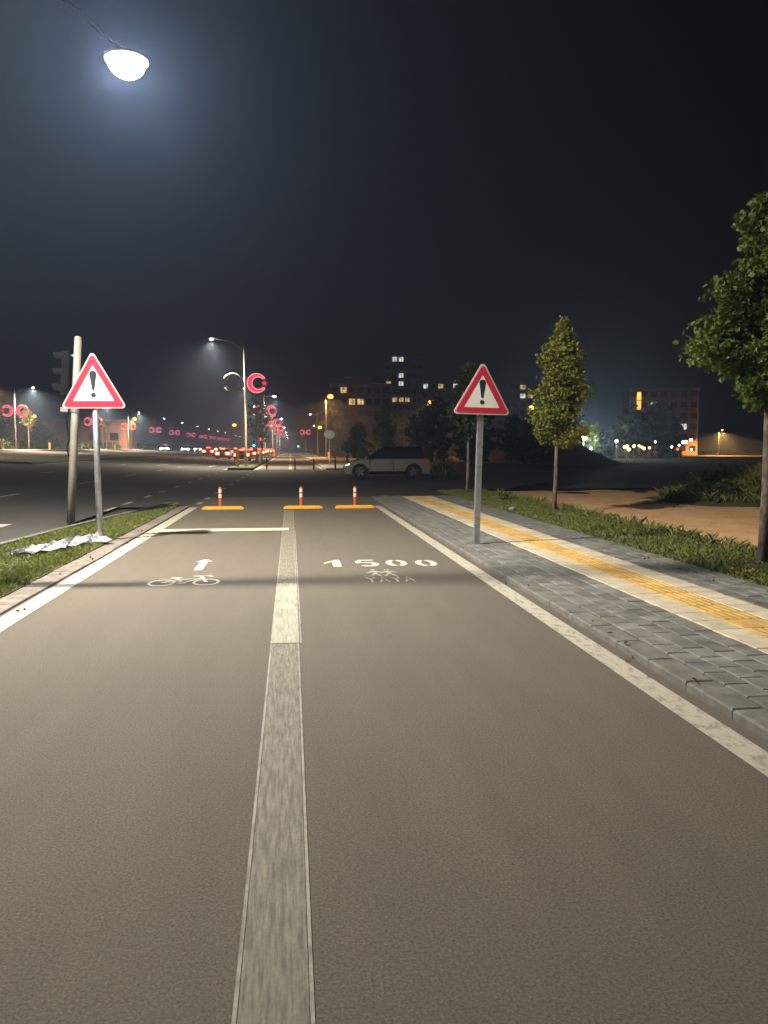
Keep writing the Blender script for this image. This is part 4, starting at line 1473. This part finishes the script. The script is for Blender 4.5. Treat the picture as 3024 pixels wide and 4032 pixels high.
far_tree((-36.8, 158, 1.38), 5.6, 1.4, 'small street tree among the lamps across the main road', M['leaf_gold'], 'trees across the road', 74, 260, .25, zb=2.8)
for k in range(3):
    random.seed(80 + k)
    far_tree((-46 - k * 9.5, 150 + (k % 3) * 7, 1.2), 5.0 + (k % 3) * 1.3, 2.4, ('low', 'taller', 'tallest')[k] + ' dark round tree before the long brown building', M['leaf_dark'], 'trees across the road', 80 + k, 500, .6, zb=.6)

hedge = MB()
random.seed(4)
pts = []
for _ in range(5200):
    pts.append((random.gauss(-39.8, .5), random.uniform(85, 230), 1.24 + abs(random.gauss(0, 1)) ** .6 * .95))
h_ = thing('hedge', (0, 0, 0), 'long dark clipped hedge behind the opposite pavement', 'hedge')
leaf_cloud('foliage', M['leaf_dark'], pts, .36, h_)
MB().box(-40.2, -39.4, 85, 230, 1.15, 2.4).build('stem', M['leaf_dark'], h_)


# small lights of the place beyond the trees
def garden_lamp(loc, h, label, m, r=.16, power=0, c=COOLWHITE):
    t = thing('garden_lamp', loc, label, 'lamp', 'small lamps beyond the dark field')
    MB().tube([(0, 0, -.05), (0, 0, h)], .035, 6).build('pole', M['post'], t)
    vs, fs = [], []
    for j in range(5):
        for i in range(8):
            a, p = i * PI / 4, -PI / 2 + PI * j / 4
            vs.append((r * math.cos(p) * math.cos(a), r * math.cos(p) * math.sin(a), h + r * math.sin(p)))
    for j in range(4):
        for i in range(8):
            fs.append((j * 8 + i, j * 8 + (i + 1) % 8, (j + 1) * 8 + (i + 1) % 8, (j + 1) * 8 + i))
    MB().add(vs, fs).build('globe', m, t, True)
    if power:
        ld = bpy.data.lights.new('lamp_light', 'POINT')
        ld.energy = power
        ld.color = c
        ld.shadow_soft_size = r * 1.1
        o = bpy.data.objects.new('lamp_light', ld)
        col.objects.link(o)
        o.parent = t
        o.location = (0, -.4, h)


M['globe_white'] = mat('globe_white', (.8, .8, .8), .4, emit=(.92, 1.0, .95), es=14)
M['globe_warm'] = mat('globe_warm', (.8, .7, .5), .4, emit=(1.0, .52, .16), es=9)
garden_lamp((44.4, 113.5, 0), 3.1, 'white floodlight beneath the bright green tree', M['globe_white'], .36, 7000, (1.0, 1.0, .82))
garden_lamp((43.4, 114, 0), 1.7, 'low white lamp beside the floodlit tree', M['globe_white'], .20)
garden_lamp((45.8, 114, 0), 1.5, 'low white lamp at the foot of the floodlit tree', M['globe_white'], .22)
random.seed(5)
for x, h in ((50.37, 1.73), (50.8, 1.81), (51.1, 1.35), (51.6, 1.9), (52.0, 1.85), (52.8, 1.9), (53.05, 1.7), (53.45, 1.5), (54.05, 1.6)):
    garden_lamp((x, 112 + jit(.5), 0), h, 'warm yellow garden lamp in the cluster below the reddish building', M['globe_warm'], random.uniform(.16, .27))
for x, h in ((48.9, 2.6), (55.3, 2.5), (58.0, 1.73), (59.1, 1.97), (59.4, 2.44), (60.9, 1.3), (61.2, 2.8), (60.0, 2.5)):
    garden_lamp((x, 112 + jit(.5), 0), h, 'small white lamp shining beyond the dark field', M['globe_white'], random.uniform(.14, .25))

# ------------------------------------------------------------------ air volume added to imitate lens glow around the lamps
hz = bpy.data.materials.new('glow_haze')
hz.use_nodes = True
N = hz.node_tree.nodes
N.remove(N['Principled BSDF'])
pv = N.new('ShaderNodeVolumePrincipled')
pv.inputs['Color'].default_value = (0.50, 0.67, 1.0, 1)
pv.inputs['Density'].default_value = GLOW_DENSITY
pv.inputs['Anisotropy'].default_value = 0.67
hz.node_tree.links.new(pv.outputs[0], N['Material Output'].inputs['Volume'])
glow_haze = MB().box(-920, 920, -60, 1520, -5, 62).build('glow_haze', hz)
tag(glow_haze, kind='stuff')
